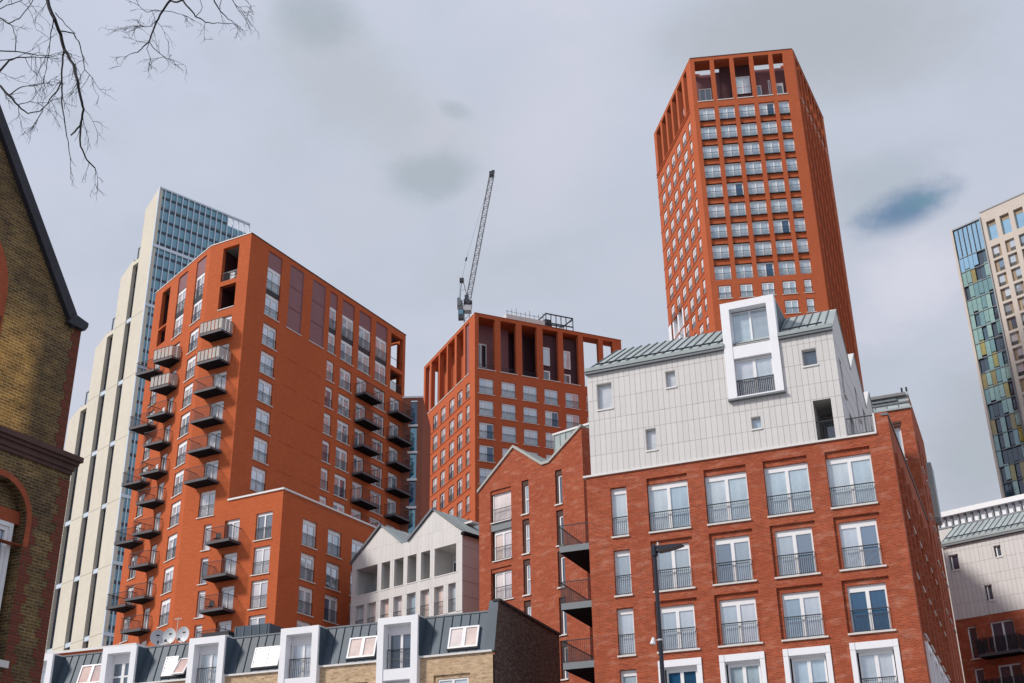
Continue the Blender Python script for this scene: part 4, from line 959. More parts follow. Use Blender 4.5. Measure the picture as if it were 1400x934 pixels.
def rear_block():
    """brick block with a zinc attic standing behind the corner block"""
    q = (26.12, 75.05); d = adir(113.05)
    o = (q[0] - d.x * 12, q[1] - d.y * 12)
    root = thing('brick_block', 'red brick block with a grey zinc attic behind the right end of the corner block', 'apartment block', (*o, 0))
    f = Fac(root, o, 113.05); top = 31.85
    hl = [(10.75, 11.2, z, z + 2.3, 0.3) for z in (28.4, 25.2, 22.1)]
    wall(f, 0, 12.02, 0, top, hl, M_REDB)
    for a, b, c, dd, y in hl: window(f, a, b, c, dd, 0.25, leaves=1, glassm=M_GLASSP, rail=0)
    mb = MB(); mb.box(10.6, 11.25, -0.06, 0.02, 30.9, 31.05); mb.box(10.65, 11.25, -0.02, 0.05, 30.72, 30.86); f.add('brick_string', mb, M_MOULD)
    mb = MB(); mb.box(-0.1, 12.1, -0.12, 0.1, 0, 0.14); f.add('gutter', mb, M_ZINC, 0, 0, top)
    p = lambda u, y, z: f.loc(u, y, z)
    roof_panels(root, p(0, 0.1, top + 0.14), p(12.0, 0.1, top + 0.14), p(0, 0.55, 33.25), p(12.0, 0.55, 33.25), 16, M_ZINC, seamh=0.05)
    for u, z, w_ in ((9.6, 32.6, 1.6), (9.4, 32.35, 2.6)):
        f.add('roof_vent', box_mesh('roof_vent', (0, w_, -0.1, 0.1, 0, 0.12), M_GUTTER), None, u, 0.25, z)
    for u in (11.55, 11.85): f.add('flue', box_mesh('flue', (0, 0.12, 0, 0.12, 0, 0.4), M_STEEL), None, u, 0.6, 33.2)
    for a_, b_ in (((2.0, 10.5), (8.6, 24.0)),): mb = MB(); mb.box(a_[0], b_[0], a_[1], b_[1], 0, 31.5); f.add('unseen_shade_wing', mb, M_REDB)  # unseen wing, added to cast shade on the white clad building's brick
    fs = Fac(root, q, 22.2)
    hs = [(u, u + 1.4, z, z + 2.2, 0.3) for u in (2, 5, 8) for z in (28.4, 25.2, 22.1, 19)]
    wall(fs, 0, 10.5, 0, 33.0, hs, M_REDB)
    for a, b, c, dd, y in hs: window(fs, a, b, c, dd, 0.25, leaves=2, glassm=M_GLASSM, rail=0)
    fs.add('bay', box_mesh('bay', (0, 2.2, -0.35, 0.2, 0, 4.0), M_ZINC), None, 7.9, 0, 26.6)
    shell(root, [o, q, xy(fs.world(10.5)), xy(f.world(0, 10.5))], 0, 33.0, M_REDB, skip=(0, 1), roof=33.1)
rear_block()

# ------------------------------------------------------------------ red brick house with two gables
def house_c():
    O = (-2.81, 92.96)
    root = thing('gabled_house', 'red brick building with a double gabled roofline and slim windows, left of the corner block', 'building', (*O, 0))
    f = Fac(root, O, 129.7); fs = Fac(root, xy(f.world(10.3)), 39.7)
    out = [(0, 0), (10.3, 0), (10.3, 35.3), (7.1, 33.2), (6.35, 33.2), (3.62, 35.3), (0, 32.5)]
    hl = [(1.18, 3.3, 29.65, 32.25), (1.2, 3.29, 26.55, 29.62), (1.17, 3.24, 23.5, 26.03)]
    n2 = [(4.38, 5.06, z, z + 2.68) for z in (29.7, 26.62, 23.5, 20.4)]; n3 = [(7.65, 8.3, z, z + 2.68) for z in (29.77, 26.62, 23.52, 20.1, 17.0, 13.9)]
    mb = MB(); mb.prism(out, 0, 0.02, holes=[[(a, c), (b, c), (b, d), (a, d)] for a, b, c, d in hl + n2 + n3], back=False)
    for a, b, c, d in hl + n2 + n3:
        for q in (((a, 0, c), (a, 0, d), (a, .32, d), (a, .32, c)), ((b, 0, c), (b, 0, d), (b, .32, d), (b, .32, c)), ((a, 0, d), (b, 0, d), (b, .32, d), (a, .32, d)), ((a, 0, c), (b, 0, c), (b, .32, c), (a, .32, c))): mb.quad(*q)
    f.add('wall', mb, M_REDB)
    for a, b, c, d in (hl[0], hl[2]):
        mb = MB(); mb.box(a, b, 0.1, 0.3, d - 0.3, d); f.add('brick_reveal', mb, M_REDB)
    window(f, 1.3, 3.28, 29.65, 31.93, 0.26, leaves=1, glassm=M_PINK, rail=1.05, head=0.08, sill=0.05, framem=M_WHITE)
    f.add('spandrel', box_mesh('spandrel', (0, 2.1, 0, 0.2, 0, 0.66), M_RAILG), None, 1.2, 0.04, 28.98)
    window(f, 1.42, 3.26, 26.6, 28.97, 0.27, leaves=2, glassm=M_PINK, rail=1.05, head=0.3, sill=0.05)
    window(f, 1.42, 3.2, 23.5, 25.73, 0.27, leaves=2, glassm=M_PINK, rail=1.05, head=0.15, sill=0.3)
    for a, b, c, d in n2:
        window(f, a + 0.2, b, c, d - 0.42, 0.22, leaves=1, glassm=M_GLASSM, rail=0, transom=1.15, side=0.1, head=0.1, sill=0.0)
        mb = MB(); mb.box(a, b, 0.1, 0.3, d - 0.42, d); mb.box(a, a + 0.2, 0.12, 0.3, c, d - 0.42); f.add('brick_reveal', mb, M_MOULD)
        f.add('sill', box_mesh('sill', (-0.06, b - a + 0.03, -0.1, 0.25, -0.1, 0), M_SILL), None, a, 0, c)
    for a, b, c, d in n3:
        window(f, a + 0.18, b, c, d - 0.42, 0.22, leaves=1, glassm=M_GLASSD, rail=0, side=0.12, head=0.12, sill=0.0)
        mb = MB(); mb.box(a, b, 0.1, 0.3, d - 0.42, d); mb.box(a, a + 0.18, 0.12, 0.3, c, d - 0.42); f.add('brick_reveal', mb, M_MOULD)
        f.add('sill', box_mesh('sill', (-0.06, b - a + 0.03, -0.1, 0.25, -0.1, 0), M_SILL), None, a, 0, c)
    # verge copings
    mb = MB(); th = 0.22
    vs = [(-0.12, 32.42), (3.62, 35.3), (6.4, 33.2), (7.1, 33.2), (10.3, 35.3)]
    mb.prism(vs + [(x, z + th) for x, z in reversed(vs)], -0.12, 0.4)
    f.add('verge_coping', mb, M_VERGE)
    p = lambda u, y, z: f.loc(u, y, z)
    roof_panels(root, p(6.35, 0.4, 33.3), p(6.35, 9, 33.3), p(3.62, 0.4, 35.45), p(3.62, 9, 35.45), 12, M_ZINC, seamh=0.04)
    mb = MB(); mb.quad(p(0, 0.4, 32.55), p(0, 9, 32.55), p(3.62, 9, 35.4), p(3.62, 0.4, 35.4)); mb.quad(p(7.1, 0.4, 33.3), p(7.1, 9, 33.3), p(10.3, 9, 35.45), p(10.3, 0.4, 35.45)); mb.quad(p(6.35, 0.4, 33.28), p(7.1, 0.4, 33.28), p(7.1, 9, 33.28), p(6.35, 9, 33.28)); link('roof_slope', mb.mesh('roof_slope', M_ZINC), root)
    # zinc attic face between the gables
    for k in range(8):
        u = 6.45 + k * 0.55
        if u > 10: break
        mb = MB(); mb.box(0, 0.52, 0, 0.06, 0, 2.9); mb.box(0, 0.04, -0.06, 0, 0, 2.9); f.add('attic_panel', mb, M_ZINC, u, 1.6, 33.2)
    mb = MB(); mb.box(6.35, 10.9, 1.5, 1.75, 36.05, 36.2); f.add('attic_coping', mb, M_COPING)
    mb = MB(); mb.quad((0, 0, 0), (9, 0, 0), (9, 0, 35.4), (0, 0, 35.4)); fs.add('wall', mb, M_REDB)
    shell(root, [O, xy(f.world(10.3)), xy(fs.world(9)), xy(f.world(0, 9))], 0, 32.4, M_REDB, skip=(0, 1))
M_VERGE = plain('stone grey verge', (0.40, 0.40, 0.375), 0.7)
house_c()

# ------------------------------------------------------------------ white gabled building
def house_e():
    O = (-4.23, 95.91)
    root = thing('white_gabled_house', 'white clad building with two gables and a row of open loggias above pink tinted windows', 'building', (*O, 0))
    f = Fac(root, O, 130.6); fs = Fac(root, O, 40.6); L = 13.05
    log = [(-12.5, -9.85), (-9.35, -8.3), (-7.8, -6.7), (-6.23, -5.17), (-4.65, -3.6), (-3.1, -0.67)]
    wn = [(-12.42, -11.4), (-10.95, -9.9), (-9.35, -8.35), (-7.8, -6.8), (-6.22, -5.2), (-4.66, -3.65), (-3.1, -2.05), (-1.53, -0.7)]
    lows = [(a, b, z, z + 2.3) for a, b in wn for z in (23.85, 20.7, 17.6)]
    wall(f, -L, 0, 0, 29.7, [(a, b, 27.0, 29.33, 0.3) for a, b in log] + [(a, b, c, d, 0.42) for a, b, c, d in lows], M_GREYW)
    ridge = [(-L, 29.7), (0, 29.7), (0, 30.15), (-3.32, 32.62), (-6.2, 30.55), (-6.95, 30.55), (-9.58, 32.55), (-L, 30.0)]
    mb = MB(); mb.prism(ridge, 0, 0.3); f.add('gable_wall', mb, M_GREYW)
    def topf(u):
        pts = [(-L, 30.0), (-9.58, 32.5), (-6.95, 30.5), (-6.2, 30.5), (-3.32, 32.57), (0, 30.12)]
        for (a, b), (c, d) in zip(pts, pts[1:]):
            if a <= u <= c: return b + (d - b) * (u - a) / (c - a)
        return 29.9
    cladding(f, -L, 0, [23.8, 25.0, 26.15, 27.0, 29.33, 30.75, 32.6], 0.42, [(a, b, 27.0, 29.33) for a, b in log] + [(a, b, c, d) for a, b, c, d in lows], M_CLAD, top=topf, y=-0.032, gap=0.008)
    for i, (a, b) in enumerate(log):
        f.add('sill', box_mesh('sill', (-0.1, b - a + 0.1, -0.07, 0.2, -0.08, 0), M_COPING), None, a, 0, 27.0)
        if i in (0, 1, 2, 3, 4):
            w_ = (b - a - 0.1) if i == 0 else 0.45
            f.add('railing_panel', box_mesh('railing_panel', (0, w_, 0, 0.03, 0, 0.95), M_RAILG if i == 0 else M_RAIL), None, a + (0.3 if i == 0 else 0.45), 0.9, 27.02)
    mb = MB(); mb.quad((-L + 0.1, 2.2, 26.9), (-0.1, 2.2, 26.9), (-0.1, 2.2, 29.6), (-L + 0.1, 2.2, 29.6)); mb.quad((-L, 0.3, 29.34), (0, 0.3, 29.34), (0, 2.2, 29.34), (-L, 2.2, 29.34)); mb.quad((-L, 0.3, 26.99), (0, 0.3, 26.99), (0, 2.2, 26.99), (-L, 2.2, 26.99))
    for u in (-12.75, -9.6, -8.05, -6.45, -4.9, -3.35, -0.35): mb.box(u - 0.1, u + 0.1, 0.3, 2.2, 27, 29.33)
    f.add('loggia_lining', mb, M_GREYW)
    window(f, -3.0, -1.2, 27.02, 28.7, 2.1, leaves=2, glassm=M_STRIP, rail=0, sill=0, mull=0.25, side=0.08)
    window(f, -10.9, -10.2, 27.02, 29.0, 2.1, leaves=1, glassm=M_PEACH, rail=0, sill=0)
    f.add('loggia_door', box_mesh('loggia_door', (0, 0.5, 0, 0.05, 0, 1.9), M_REDB), None, -11.6, 2.12, 27.02)
    for u in (-8.7, -7.0): f.add('loggia_door', box_mesh('loggia_door', (0, 0.45, 0, 0.05, 0, 2.2), M_STEEL), None, u, 2.12, 27.02)
    for i, (a, b, c, d) in enumerate(lows):
        if c < 20: continue
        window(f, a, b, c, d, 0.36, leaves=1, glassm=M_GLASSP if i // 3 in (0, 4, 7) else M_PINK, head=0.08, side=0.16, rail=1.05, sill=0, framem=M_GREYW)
    # side wall and roofs
    mb = MB(); mb.quad((0, 0, 0), (12, 0, 0), (12, 0, 30.2), (0, 0, 30.2)); fs.add('wall', mb, M_GREYW)
    mb = MB()
    for z in (29.0, 27.4, 26.2, 25.0): mb.box(0, 12, -0.012, 0, z - 0.02, z + 0.02)
    fs.add('panel_joint', mb, M_CLADG)
    mb = MB(); mb.box(-0.1, 12, -0.3, 0.1, 29.9, 30.12); fs.add('eaves', mb, M_SOFFIT)
    p = lambda u, y, z: f.loc(u, y, z)
    for (ue, ze, ur, zr) in ((-6.95, 30.6, -9.58, 32.7), (0.25, 30.15, -3.32, 32.75)):
        roof_panels(root, p(ue, -0.1, ze), p(ue, 12, ze), p(ur, -0.1, zr), p(ur, 12, zr), 16, M_ZINC, seamh=0.03)
    mb = MB(); mb.quad(p(-L, 0.1, 30.0), p(-L, 12, 30.0), p(-9.58, 12, 32.6), p(-9.58, 0.1, 32.6)); mb.quad(p(-6.2, 0.1, 30.55), p(-6.2, 12, 30.55), p(-3.32, 12, 32.6), p(-3.32, 0.1, 32.6)); mb.quad(p(-6.95, 0.1, 30.5), p(-6.2, 0.1, 30.5), p(-6.2, 12, 30.5), p(-6.95, 12, 30.5)); link('roof_slope', mb.mesh('roof_slope', M_ZINC), root)
    mb = MB()
    for a, b in (((-L - 0.15, 29.9), (-9.58, 32.62)), ((-6.2, 30.55), (-3.32, 32.68))):
        mb.prism([a, b, (b[0], b[1] + 0.22), (a[0], a[1] + 0.22)], -0.2, 0.2)
    f.add('verge', mb, M_GUTTER)
    for y, uu, zz in ((2.2, -1.6, 31.7), (3.4, -0.9, 31.15)):
        b = MB(); b.box(-0.6, 0.6, 0, 1.0, 0, 0.14); b.box(-0.5, 0.5, 0.08, 0.92, 0.14, 0.17, 1); f.add('skylight', b, [M_COPING, M_STEEL], uu, y, zz - 0.05)
    shell(root, [xy(f.world(-L)), O, xy(fs.world(12)), xy(f.world(-L, 12))], 0, 29.7, M_GREYW, skip=(0, 1))
house_e()
# ------------------------------------------------------------------ terrace with a zinc mansard along the bottom
def terrace_g():
    O = (-1.27, 64.99); bt = 14.55; rz_ = 16.78
    root = thing('terrace', 'buff brick terrace with a blue grey zinc mansard and white dormers along the bottom', 'terraced houses', (*O, 0))
    f = Fac(root, O, 111.2); fs = Fac(root, xy(f.world(0.05)), 21.2); L = 31.5
    dor = [(-6.62 - 6.09 * k, -4.2 - 6.09 * k) for k in range(5)]
    bw = [(-3.4, -1.28), (-9.1, -7.3), (-15.2, -13.4), (-21.3, -19.5), (-27.4, -25.6)]
    lowdoor = [(a + 0.48, b - 0.46, 10.6, 13.35) for a, b in dor]
    wall(f, -L, 0, 0, bt, [(a, b, z, z + 2.3, 0.2) for a, b in bw for z in (11.2, 7.8, 4.4)] + [(a, b, 0.5, bt, 0.1) for a, b in dor], M_BUFF)
    for a, b in bw:
        for z in (11.2, 7.8):
            mb = MB(); mb.box(a, b, 0.1, 0.2, z + 2.1, z + 2.3); mb.box(a, a + 0.22, 0.1, 0.2, z, z + 2.1); mb.box(b - 0.15, b, 0.1, 0.2, z, z + 2.1); f.add('brick_reveal', mb, M_BUFF)
            window(f, a + 0.22, b - 0.15, z, z + 2.1, 0.18, glassm=M_GLASSP, rail=0, head=0.1)
    # white coping strips on top of the brick
    xs = [-L] + [q for ab in reversed(dor) for q in ab] + [-0.0]
    for a, b in zip(xs[::2], xs[1::2]):
        if b - a > 0.3: f.add('coping', box_mesh('coping', (0.02, b - a - 0.02, -0.12, 0.06, -0.08, 0.02), M_COPING), None, a, 0, bt)
    # mansard sheets; the ones behind a dormer or a skylight are simply covered by it
    y0, y1, p = 0.08, 0.72, lambda u, y, z: f.loc(u, y, z)
    for a, b in zip(xs[::2], xs[1::2]):
        n = max(1, round((b - a) / 0.52)); roof_panels(root, p(a, y0, bt), p(b, y0, bt), p(a, y1, rz_), p(b, y1, rz_), n, M_ZINCD, seamh=0.05, seam=0.025, seammat=M_SEAMD)
    mb = MB(); mb.box(-L, -0.35, y1 - 0.05, 0.85, rz_ - 0.04, rz_ + 0.05); f.add('ridge_capping', mb, M_GUTTER)
    # raised end verge
    mb = MB(); A = [(-0.55, -0.05, bt - 0.05), (0.1, -0.05, bt - 0.05), (0.1, 0.62, 17.32), (-0.42, 0.62, 17.32)]
    mb.quad(*A); mb.quad((-0.55, 0.2, bt), A[0], A[3], (-0.42, 0.9, 17.32)); f.add('end_verge', mb, M_ZINCD)
    # end wall
    mb = MB(); mb.v = [(-0.06, 0, 0), (10.3, 0, 0), (10.3, 0, 17.25), (0.6, 0, 17.25), (-0.02, 0, bt - 0.02), (-0.06, 0, bt - 0.3)]; mb.f = [(0, 1, 2, 3, 4, 5)]; mb.m = [0]
    fs.add('end_wall', mb, M_DARKB, 0, -0.06)
    mb = MB(); mb.box(0.55, 10.35, -0.16, 0.25, 17.25, 17.38); fs.add('coping', mb, M_STEEL)
    mb = MB(); mb.slab([(-L, 0.75), (-0.35, 0.75), (-0.35, 10), (-L, 10)], 16.55, 16.74); f.add('roof', mb, M_ROOF)
    # dormers
    for i, (a, b) in enumerate(dor):
        mb = MB(); Y0, Y1 = -0.38, 0.35; t1, t2 = 0.38, 0.40
        mb.box(a, a + t1, Y0, Y1, 8.0, 16.76); mb.box(b - t2, b, Y0, Y1, 8.0, 16.76); mb.box(a + t1, b - t2, Y0, Y1, 16.38, 16.755); mb.box(a + t1, b - t2, Y0 + 0.04, Y1, 13.4, 13.98); mb.box(a + t1, b - t2, 0.2, Y1, 15.98, 16.38)
        f.add('dormer', mb, M_SURR)
        if i == 3: window(f, a + t1, b - t2, 13.98, 15.98, 0.22, glassm=M_GLASSD, rail=0, sill=0, side=0.14, mull=0.2, transom=1.1, head=0.14, bottom=0.14)
        else: window(f, a + t1 + 0.05, b - t2, 13.98, 15.98, 0.22, glassm=[M_GLASSD, M_GLASSM, M_GLASSP, M_GLASSD, M_GLASSM][i], sill=0, side=0.1, mull=0.14, head=0.10, rail=1.12, railpitch=0.12)
        window(f, a + t1, b - t2, 10.8, 13.38, 0.2, glassm=M_GLASSP, rail=0, sill=0)
        f.add('dormer_cheek', box_mesh('dormer_cheek', (0, 0.04, 0, 1.25, 0, 2.06), M_ZINCD), None, b + 0.002, -0.22, 14.62); f.add('dormer_cheek', box_mesh('dormer_cheek', (0, 0.04, 0, 1.25, 0, 2.06), M_ZINCD), None, a - 0.042, -0.22, 14.62)
    # pivot rooflights on the slope
    tilt = math.atan2(y1 - y0, rz_ - bt)
    for i in range(5):
        u = -2.62 - 6.07 * i; z = 14.83; w_ = 1.72; h = 1.22
        y = y0 + (z - bt) * math.tan(tilt) - 0.1
        def sash(nm, x0, x1, ang, dy=0.0):
            b = MB(); t = 0.085
            for q in ((x0, x0 + t, 0, h), (x1 - t, x1, 0, h), (x0 + t, x1 - t, 0, t), (x0 + t, x1 - t, h - t, h)): b.box(q[0], q[1], -0.06, 0.03, q[2], q[3])
            o = f.add(nm, b, M_WHITE, u, y + dy, z); o.rotation_euler = (-ang, 0, f.a); o.rotation_mode = 'XYZ'
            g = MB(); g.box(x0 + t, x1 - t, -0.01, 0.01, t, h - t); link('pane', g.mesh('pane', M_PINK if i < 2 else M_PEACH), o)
            return o
        sash('rooflight', 0, w_ / 2 + 0.02, tilt)
        sash('rooflight', w_ / 2 + 0.03, w_, tilt if i != 3 else tilt + 0.32, 0.0 if i != 3 else -0.28)
        b = MB(); b.box(-0.06, w_ + 0.06, -0.02, 0.1, -0.08, 0.0); f.add('rooflight_kerb', b, M_STEEL, u, y, z)
    # zinc box with a rooflight on the flat roof
    mb = MB(); mb.box(-17.0, -14.6, 1.4, 4.2, 16.7, 17.62); f.add('roof_box', mb, M_ZINCD)
    for k in range(5): f.add('roof_seam', box_mesh('roof_seam', (0, 0.04, -0.04, 0, 0, 0.9), M_SEAM), None, -16.9 + k * 0.52, 1.4, 16.72)
    mb = MB(); mb.box(-19.1, -17.1, 1.0, 2.6, 16.9, 17.1); mb.box(-19.0, -17.2, 1.1, 2.5, 17.1, 17.36, 1); f.add('rooflight', mb, [M_ZINC, M_STEEL])
    shell(root, [xy(f.world(-L)), O, xy(fs.world(10.3)), xy(f.world(-L, 10))], 0, 16.5, M_DARKB, skip=(0, 1))
    # dishes and aerial standing on the roof edge
    for i, (u, lab, sq) in enumerate(((-22.5, 'leftmost grey satellite dish, seen half side on, on the mansard roof edge', 0.75), (-21.5, 'middle grey satellite dish, below the thin aerial, on the mansard roof edge', 0.05), (-20.52, 'rightmost grey satellite dish on the mansard roof edge', -0.02))):
        t_ = thing('satellite_dish', lab, 'satellite dish', f.world(u, 1.5, 16.8), 'satellite dishes on the mansard roof', rz=f.a + sq)
        b = MB(); n = 20; rr = 0.46
        ring = []
        for k in range(4):
            r_ = rr * k / 3
            for j in range(n): t = 2 * math.pi * j / n; b.v.append((r_ * math.cos(t), -0.12 * (r_ / rr) ** 2 - 0.1, 0.68 + 1.03 * r_ * math.sin(t)))
        for k in range(3):
            for j in range(n): q = (j + 1) % n; b.f.append((k * n + j, k * n + q, (k + 1) * n + q, (k + 1) * n + j)); b.m.append(0)
        b.box(-0.1, 0.1, -0.125, -0.115, 0.78, 0.86, 1)
        link('reflector', b.mesh('reflector', [M_DISH, M_STEEL]), t_)
        b = MB(); b.tube((0, 0.15, 0), (0, 0.05, 0.7), 0.035); b.tube((0, 0.05, 0.6), (0, -0.1, 0.68), 0.03); link('mount', b.mesh('mount', M_STEEL), t_)
        b = MB(); b.tube((0, -0.1, 0.25), (0, -0.55, 0.3), 0.018, n=4); b.box(-0.05, 0.05, -0.62, -0.5, 0.26, 0.4); link('arm', b.mesh('arm', M_STEEL), t_)
    t_ = thing('aerial', 'thin pale television aerial on a pole behind the middle satellite dish', 'aerial', f.world(-21.5, 2.0, 16.75), rz=f.a)
    b = MB(); b.tube((0, 0, 0), (0, 0, 1.95), 0.022); link('pole', b.mesh('pole', M_SILL), t_)
    b = MB(); b.tube((-0.25, 0, 1.9), (0.25, 0, 1.9), 0.016, n=4)
    for k in range(5): b.tube((-0.22 + 0.11 * k, -0.12, 1.9), (-0.22 + 0.11 * k, 0.12, 1.9), 0.012, n=4); b.tube((-0.22 + 0.11 * k, 0, 1.84), (-0.22 + 0.11 * k, 0, 1.96), 0.010, n=4)
    link('antenna', b.mesh('antenna', M_SILL), t_)
    # low brick block with a pale coping behind the left end
    fo = f.world(-40, 6)
    t_ = thing('low_brick_block', 'low orange brick block with a pale coping just above the left end of the mansard', 'building', fo)
    fb = Fac(t_, xy(fo), 111.2)
    mb = MB(); mb.box(0, 12.45, 0, 5, 0, 18.3); fb.add('wall', mb, M_ORANGE)
    mb = MB(); mb.box(-0.05, 12.5, -0.12, 5.1, 18.3, 18.46); fb.add('coping', mb, M_COPING)
terrace_g()

# ------------------------------------------------------------------ white clad building at the right edge, and the pavilion behind it
def building_h():
    O = (35.19, 98.93)
    root = thing('white_clad_building', 'white tiled building with a zinc roof over dark red brick at the right edge', 'building', (*O, 0))
    f = Fac(root, O, 131.6); L = 13.0; z0, z1 = 23.03, 29.0
    op = [(0.38, 1.18, 27.0, 28.28), (4.15, 4.72, 27.4, 28.32), (2.85, 3.45, 24.12, 25.36), (8.2, 8.9, 26.6, 28.0)]
    wall(f, 0, L, z0, z1, [(a, b, c, d, 0.24) for a, b, c, d in op], M_CLADG)
    cladding(f, 0, L, [z0, 24.25, 25.45, 26.2, 27.35, 28.5, 29.0], 0.36, op, M_CLAD)
    for a, b, c, d in op: window(f, a + 0.1, b, c, d, 0.2, leaves=1, glassm=M_GLASSD, rail=0, sill=0.05, head=0.05, side=0.1, bottom=0.1, sillm=M_COPING)
    bh = [(0.85, 1.6, 19.85, 22.38), (2.75, 4.6, 19.85, 22.45), (0.85, 1.6, 16.75, 19.1), (2.75, 4.6, 16.75, 19.1), (7.5, 9.5, 19.85, 22.4), (7.5, 9.5, 16.75, 19.1)]
    wall(f, 0, L, 0, z0, [(a, b, c, d, 0.25) for a, b, c, d in bh], M_REDB)
    for a, b, c, d in bh: window(f, a, b, c, d, 0.22, leaves=1 if b - a < 1 else 2, glassm=M_GLASSD, rail=0, head=0.12, sill=0.1)
    for z in (19.75, 16.65): balcony(f, [(2.0, 0), (2.0, -1.5), (5.3, -1.5), (5.3, 0)], z - 0.12, edges=[(0, 1), (1, 2), (2, 3)], infill=M_STEEL)
    p = lambda u, y, z: f.loc(u, y, z)
    roof_panels(root, p(0.05, -0.1, 29.42), p(L, -0.1, 29.42), p(0.3, 2.6, 31.3), p(L, 2.6, 31.3), 25, M_ZINC, seamh=0.06)
    mb = MB(); mb.box(-0.05, L, -0.3, 0.0, 29.02, 29.2); mb.box(-0.05, L, -0.34, -0.05, 29.2, 29.4, 1); f.add('gutter', mb, [M_GUTTER, M_ZINC])
    mb = MB(); mb.tube((0.3, 0.2, 29.78), (L, 0.2, 29.78), 0.05, n=5); f.add('snow_rail', mb, M_STEEL)
    mb = MB(); mb.quad(p(0, 2.6, 31.3), p(L, 2.6, 31.3), p(L, 5.2, 29.4), p(0, 5.2, 29.4)); link('roof_slope', mb.mesh('roof_slope', M_ZINC), root)
    shell(root, [O, xy(f.world(L)), xy(f.world(L, 10)), xy(f.world(0, 10))], 0, 29.0, M_REDB, skip=(0,), roof=29.3)
    q = f.world(-7.5, 8)
    t_ = thing('roof_pavilion', 'white framed glazed pavilion roof just above the zinc roof at the right edge', 'building', (q.x, q.y, 0))
    g = Fac(t_, xy(q), 131.6)
    mb = MB(); mb.box(0, 19, 0, 4, 0, 33.05); g.add('wall', mb, M_GREYW)
    mb = MB(); mb.box(-0.3, 19, -0.3, 4.3, 33.93, 34.38); g.add('fascia', mb, M_WHITE)
    for k in range(30):
        g.add('pane', box_mesh('pane', (0.02, 0.46, 0, 0.03, 0, 0.86), M_SURR), None, 0.62 * k, 0.2, 33.06)
        g.add('post', box_mesh('post', (0, 0.13, 0, 0.2, 0, 0.9), M_GUTTER), None, 0.62 * k + 0.48, 0.02, 33.05)
    mb = MB(); mb.box(0, 19, -0.05, 0.0, 32.9, 33.05); g.add('rail', mb, M_GUTTER)
building_h()

# ------------------------------------------------------------------ tower with coloured glass, right edge
def tower_f():
    O = (72.6, 175.6); top = 103.6
    root = thing('glass_panel_tower', 'tower of green and mustard glass panels beside a beige stone grid, right edge', 'tower', (*O, 0))
    f = Fac(root, O, 139.3); rnd = random.Random(5)
    mb = MB(); mb.box(0, 0.36, -0.2, 9, 0, top); f.add('edge_fin', mb, M_STONE)
    mb = MB(); mb.box(5.2, 5.42, -0.2, 0.3, 0, top); mb.box(0.36, 5.2, -0.15, 0.3, top - 0.25, top); f.add('steel_edge', mb, M_GUTTER)
    mb = MB(); mb.quad((0.36, 0.3, 0), (5.2, 0.3, 0), (5.2, 0.3, top - 0.2), (0.36, 0.3, top - 0.2)); f.add('glass_backing', mb, M_STEEL)
    pitch = 4.84 / 6
    for k in range(6):
        x = 0.36 + k * pitch
        f.add('pane', box_mesh('pane', (0.06, pitch - 0.06, 0, 0.05, 0, 5.2), M_SKYG), None, x, 0.1, 98.1)
        f.add('mullion', box_mesh('mullion', (-0.05, 0.05, -0.02, 0.2, 0, 5.3), M_STEEL), None, x, 0, 98.05)
    z = 98.0; r_ = 0
    seq = 'gdngyn ngdnny ydgnng ngydgn gnngdy dygnng ngdygn gdngnd nygdgn dngyng gndngy ndygdn'.split()
    while z > 24:
        h = 2.55
        for k in range(6):
            ch = rnd.choice('ggdnny') if r_ > 20 else rnd.choice('gggdnny')
            if r_ == 0: ch = 'ssssnd'[k]
            mt = {'g': M_FGREEN, 'd': M_FDARK, 'n': M_FDARK, 'y': M_FYELL, 's': M_SKYG}[ch]
            oy = 0.3 if ch in 'nd' else 0.06; zz_ = z - h + rnd.choice((0, 0.0, -0.5, -0.9))
            f.add('glass_panel', box_mesh('glass_panel', (0.03, pitch - 0.03, 0, 0.05, 0, h - 0.14), mt), None, 0.36 + k * pitch, oy - 0.02, z - h + 0.07 + (k % 2) * 0.35)
        z -= h; r_ += 1
    mb = MB(); z = 98.0
    for k in range(30): mb.box(0.36, 5.2, -0.06, 0.08, z - 2.55 * k - 0.05, z - 2.55 * k + 0.05)
    f.add('transom', mb, M_RAILG)
    # stone grid
    us = [6.12 + 2.35 * k for k in range(8)]
    tz = 104.4
    hl = [(u, u + 1.56, 98.95, 102.42, 0.5) for u in us]
    zs = [95.7 - 2.56 * k for k in range(26)]
    hl += [(u, u + 1.56, z, z + 2.15, 0.45) for u in us for z in zs]
    wall(f, 5.42, 24, 0, tz, hl, M_STONE)
    for u in us:
        f.add('pane', box_mesh('pane', (0, 1.56, 0, 0.05, 0, 2.7), M_SKYG), None, u, 0.45, 98.95)
        f.add('infill_panel', box_mesh('infill_panel', (0, 1.56, 0, 0.05, 0, 0.76), M_BROWNP), None, u, 0.42, 101.66)
    for i, u in enumerate(us[:4]):
        for j, z in enumerate(zs):
            left = (i + j) % 2
            bx = 0.0 if left else 1.0
            f.add('infill_panel', box_mesh('infill_panel', (0, 0.56, 0, 0.05, 0, 2.15), M_BROWNP), None, u + bx, 0.38, z)
            f.add('pane', box_mesh('pane', (0, 1.0, 0, 0.05, 0, 1.35), M_GLASSM), None, u + (0.56 if left else 0), 0.4, z + 0.8)
            f.add('spandrel', box_mesh('spandrel', (0, 1.0, 0, 0.05, 0, 0.8), M_STEEL), None, u + (0.56 if left else 0), 0.36, z)
    f.add('coping', box_mesh('coping', (0, 18.6, -0.1, 0.4, 0, 0.2), M_GUTTER), None, 5.4, 0, tz)
    shell(root, [O, xy(f.world(24)), xy(f.world(24, 14)), xy(f.world(0, 14))], 0, 103, M_STONE, skip=(0,), roof=103)
tower_f()

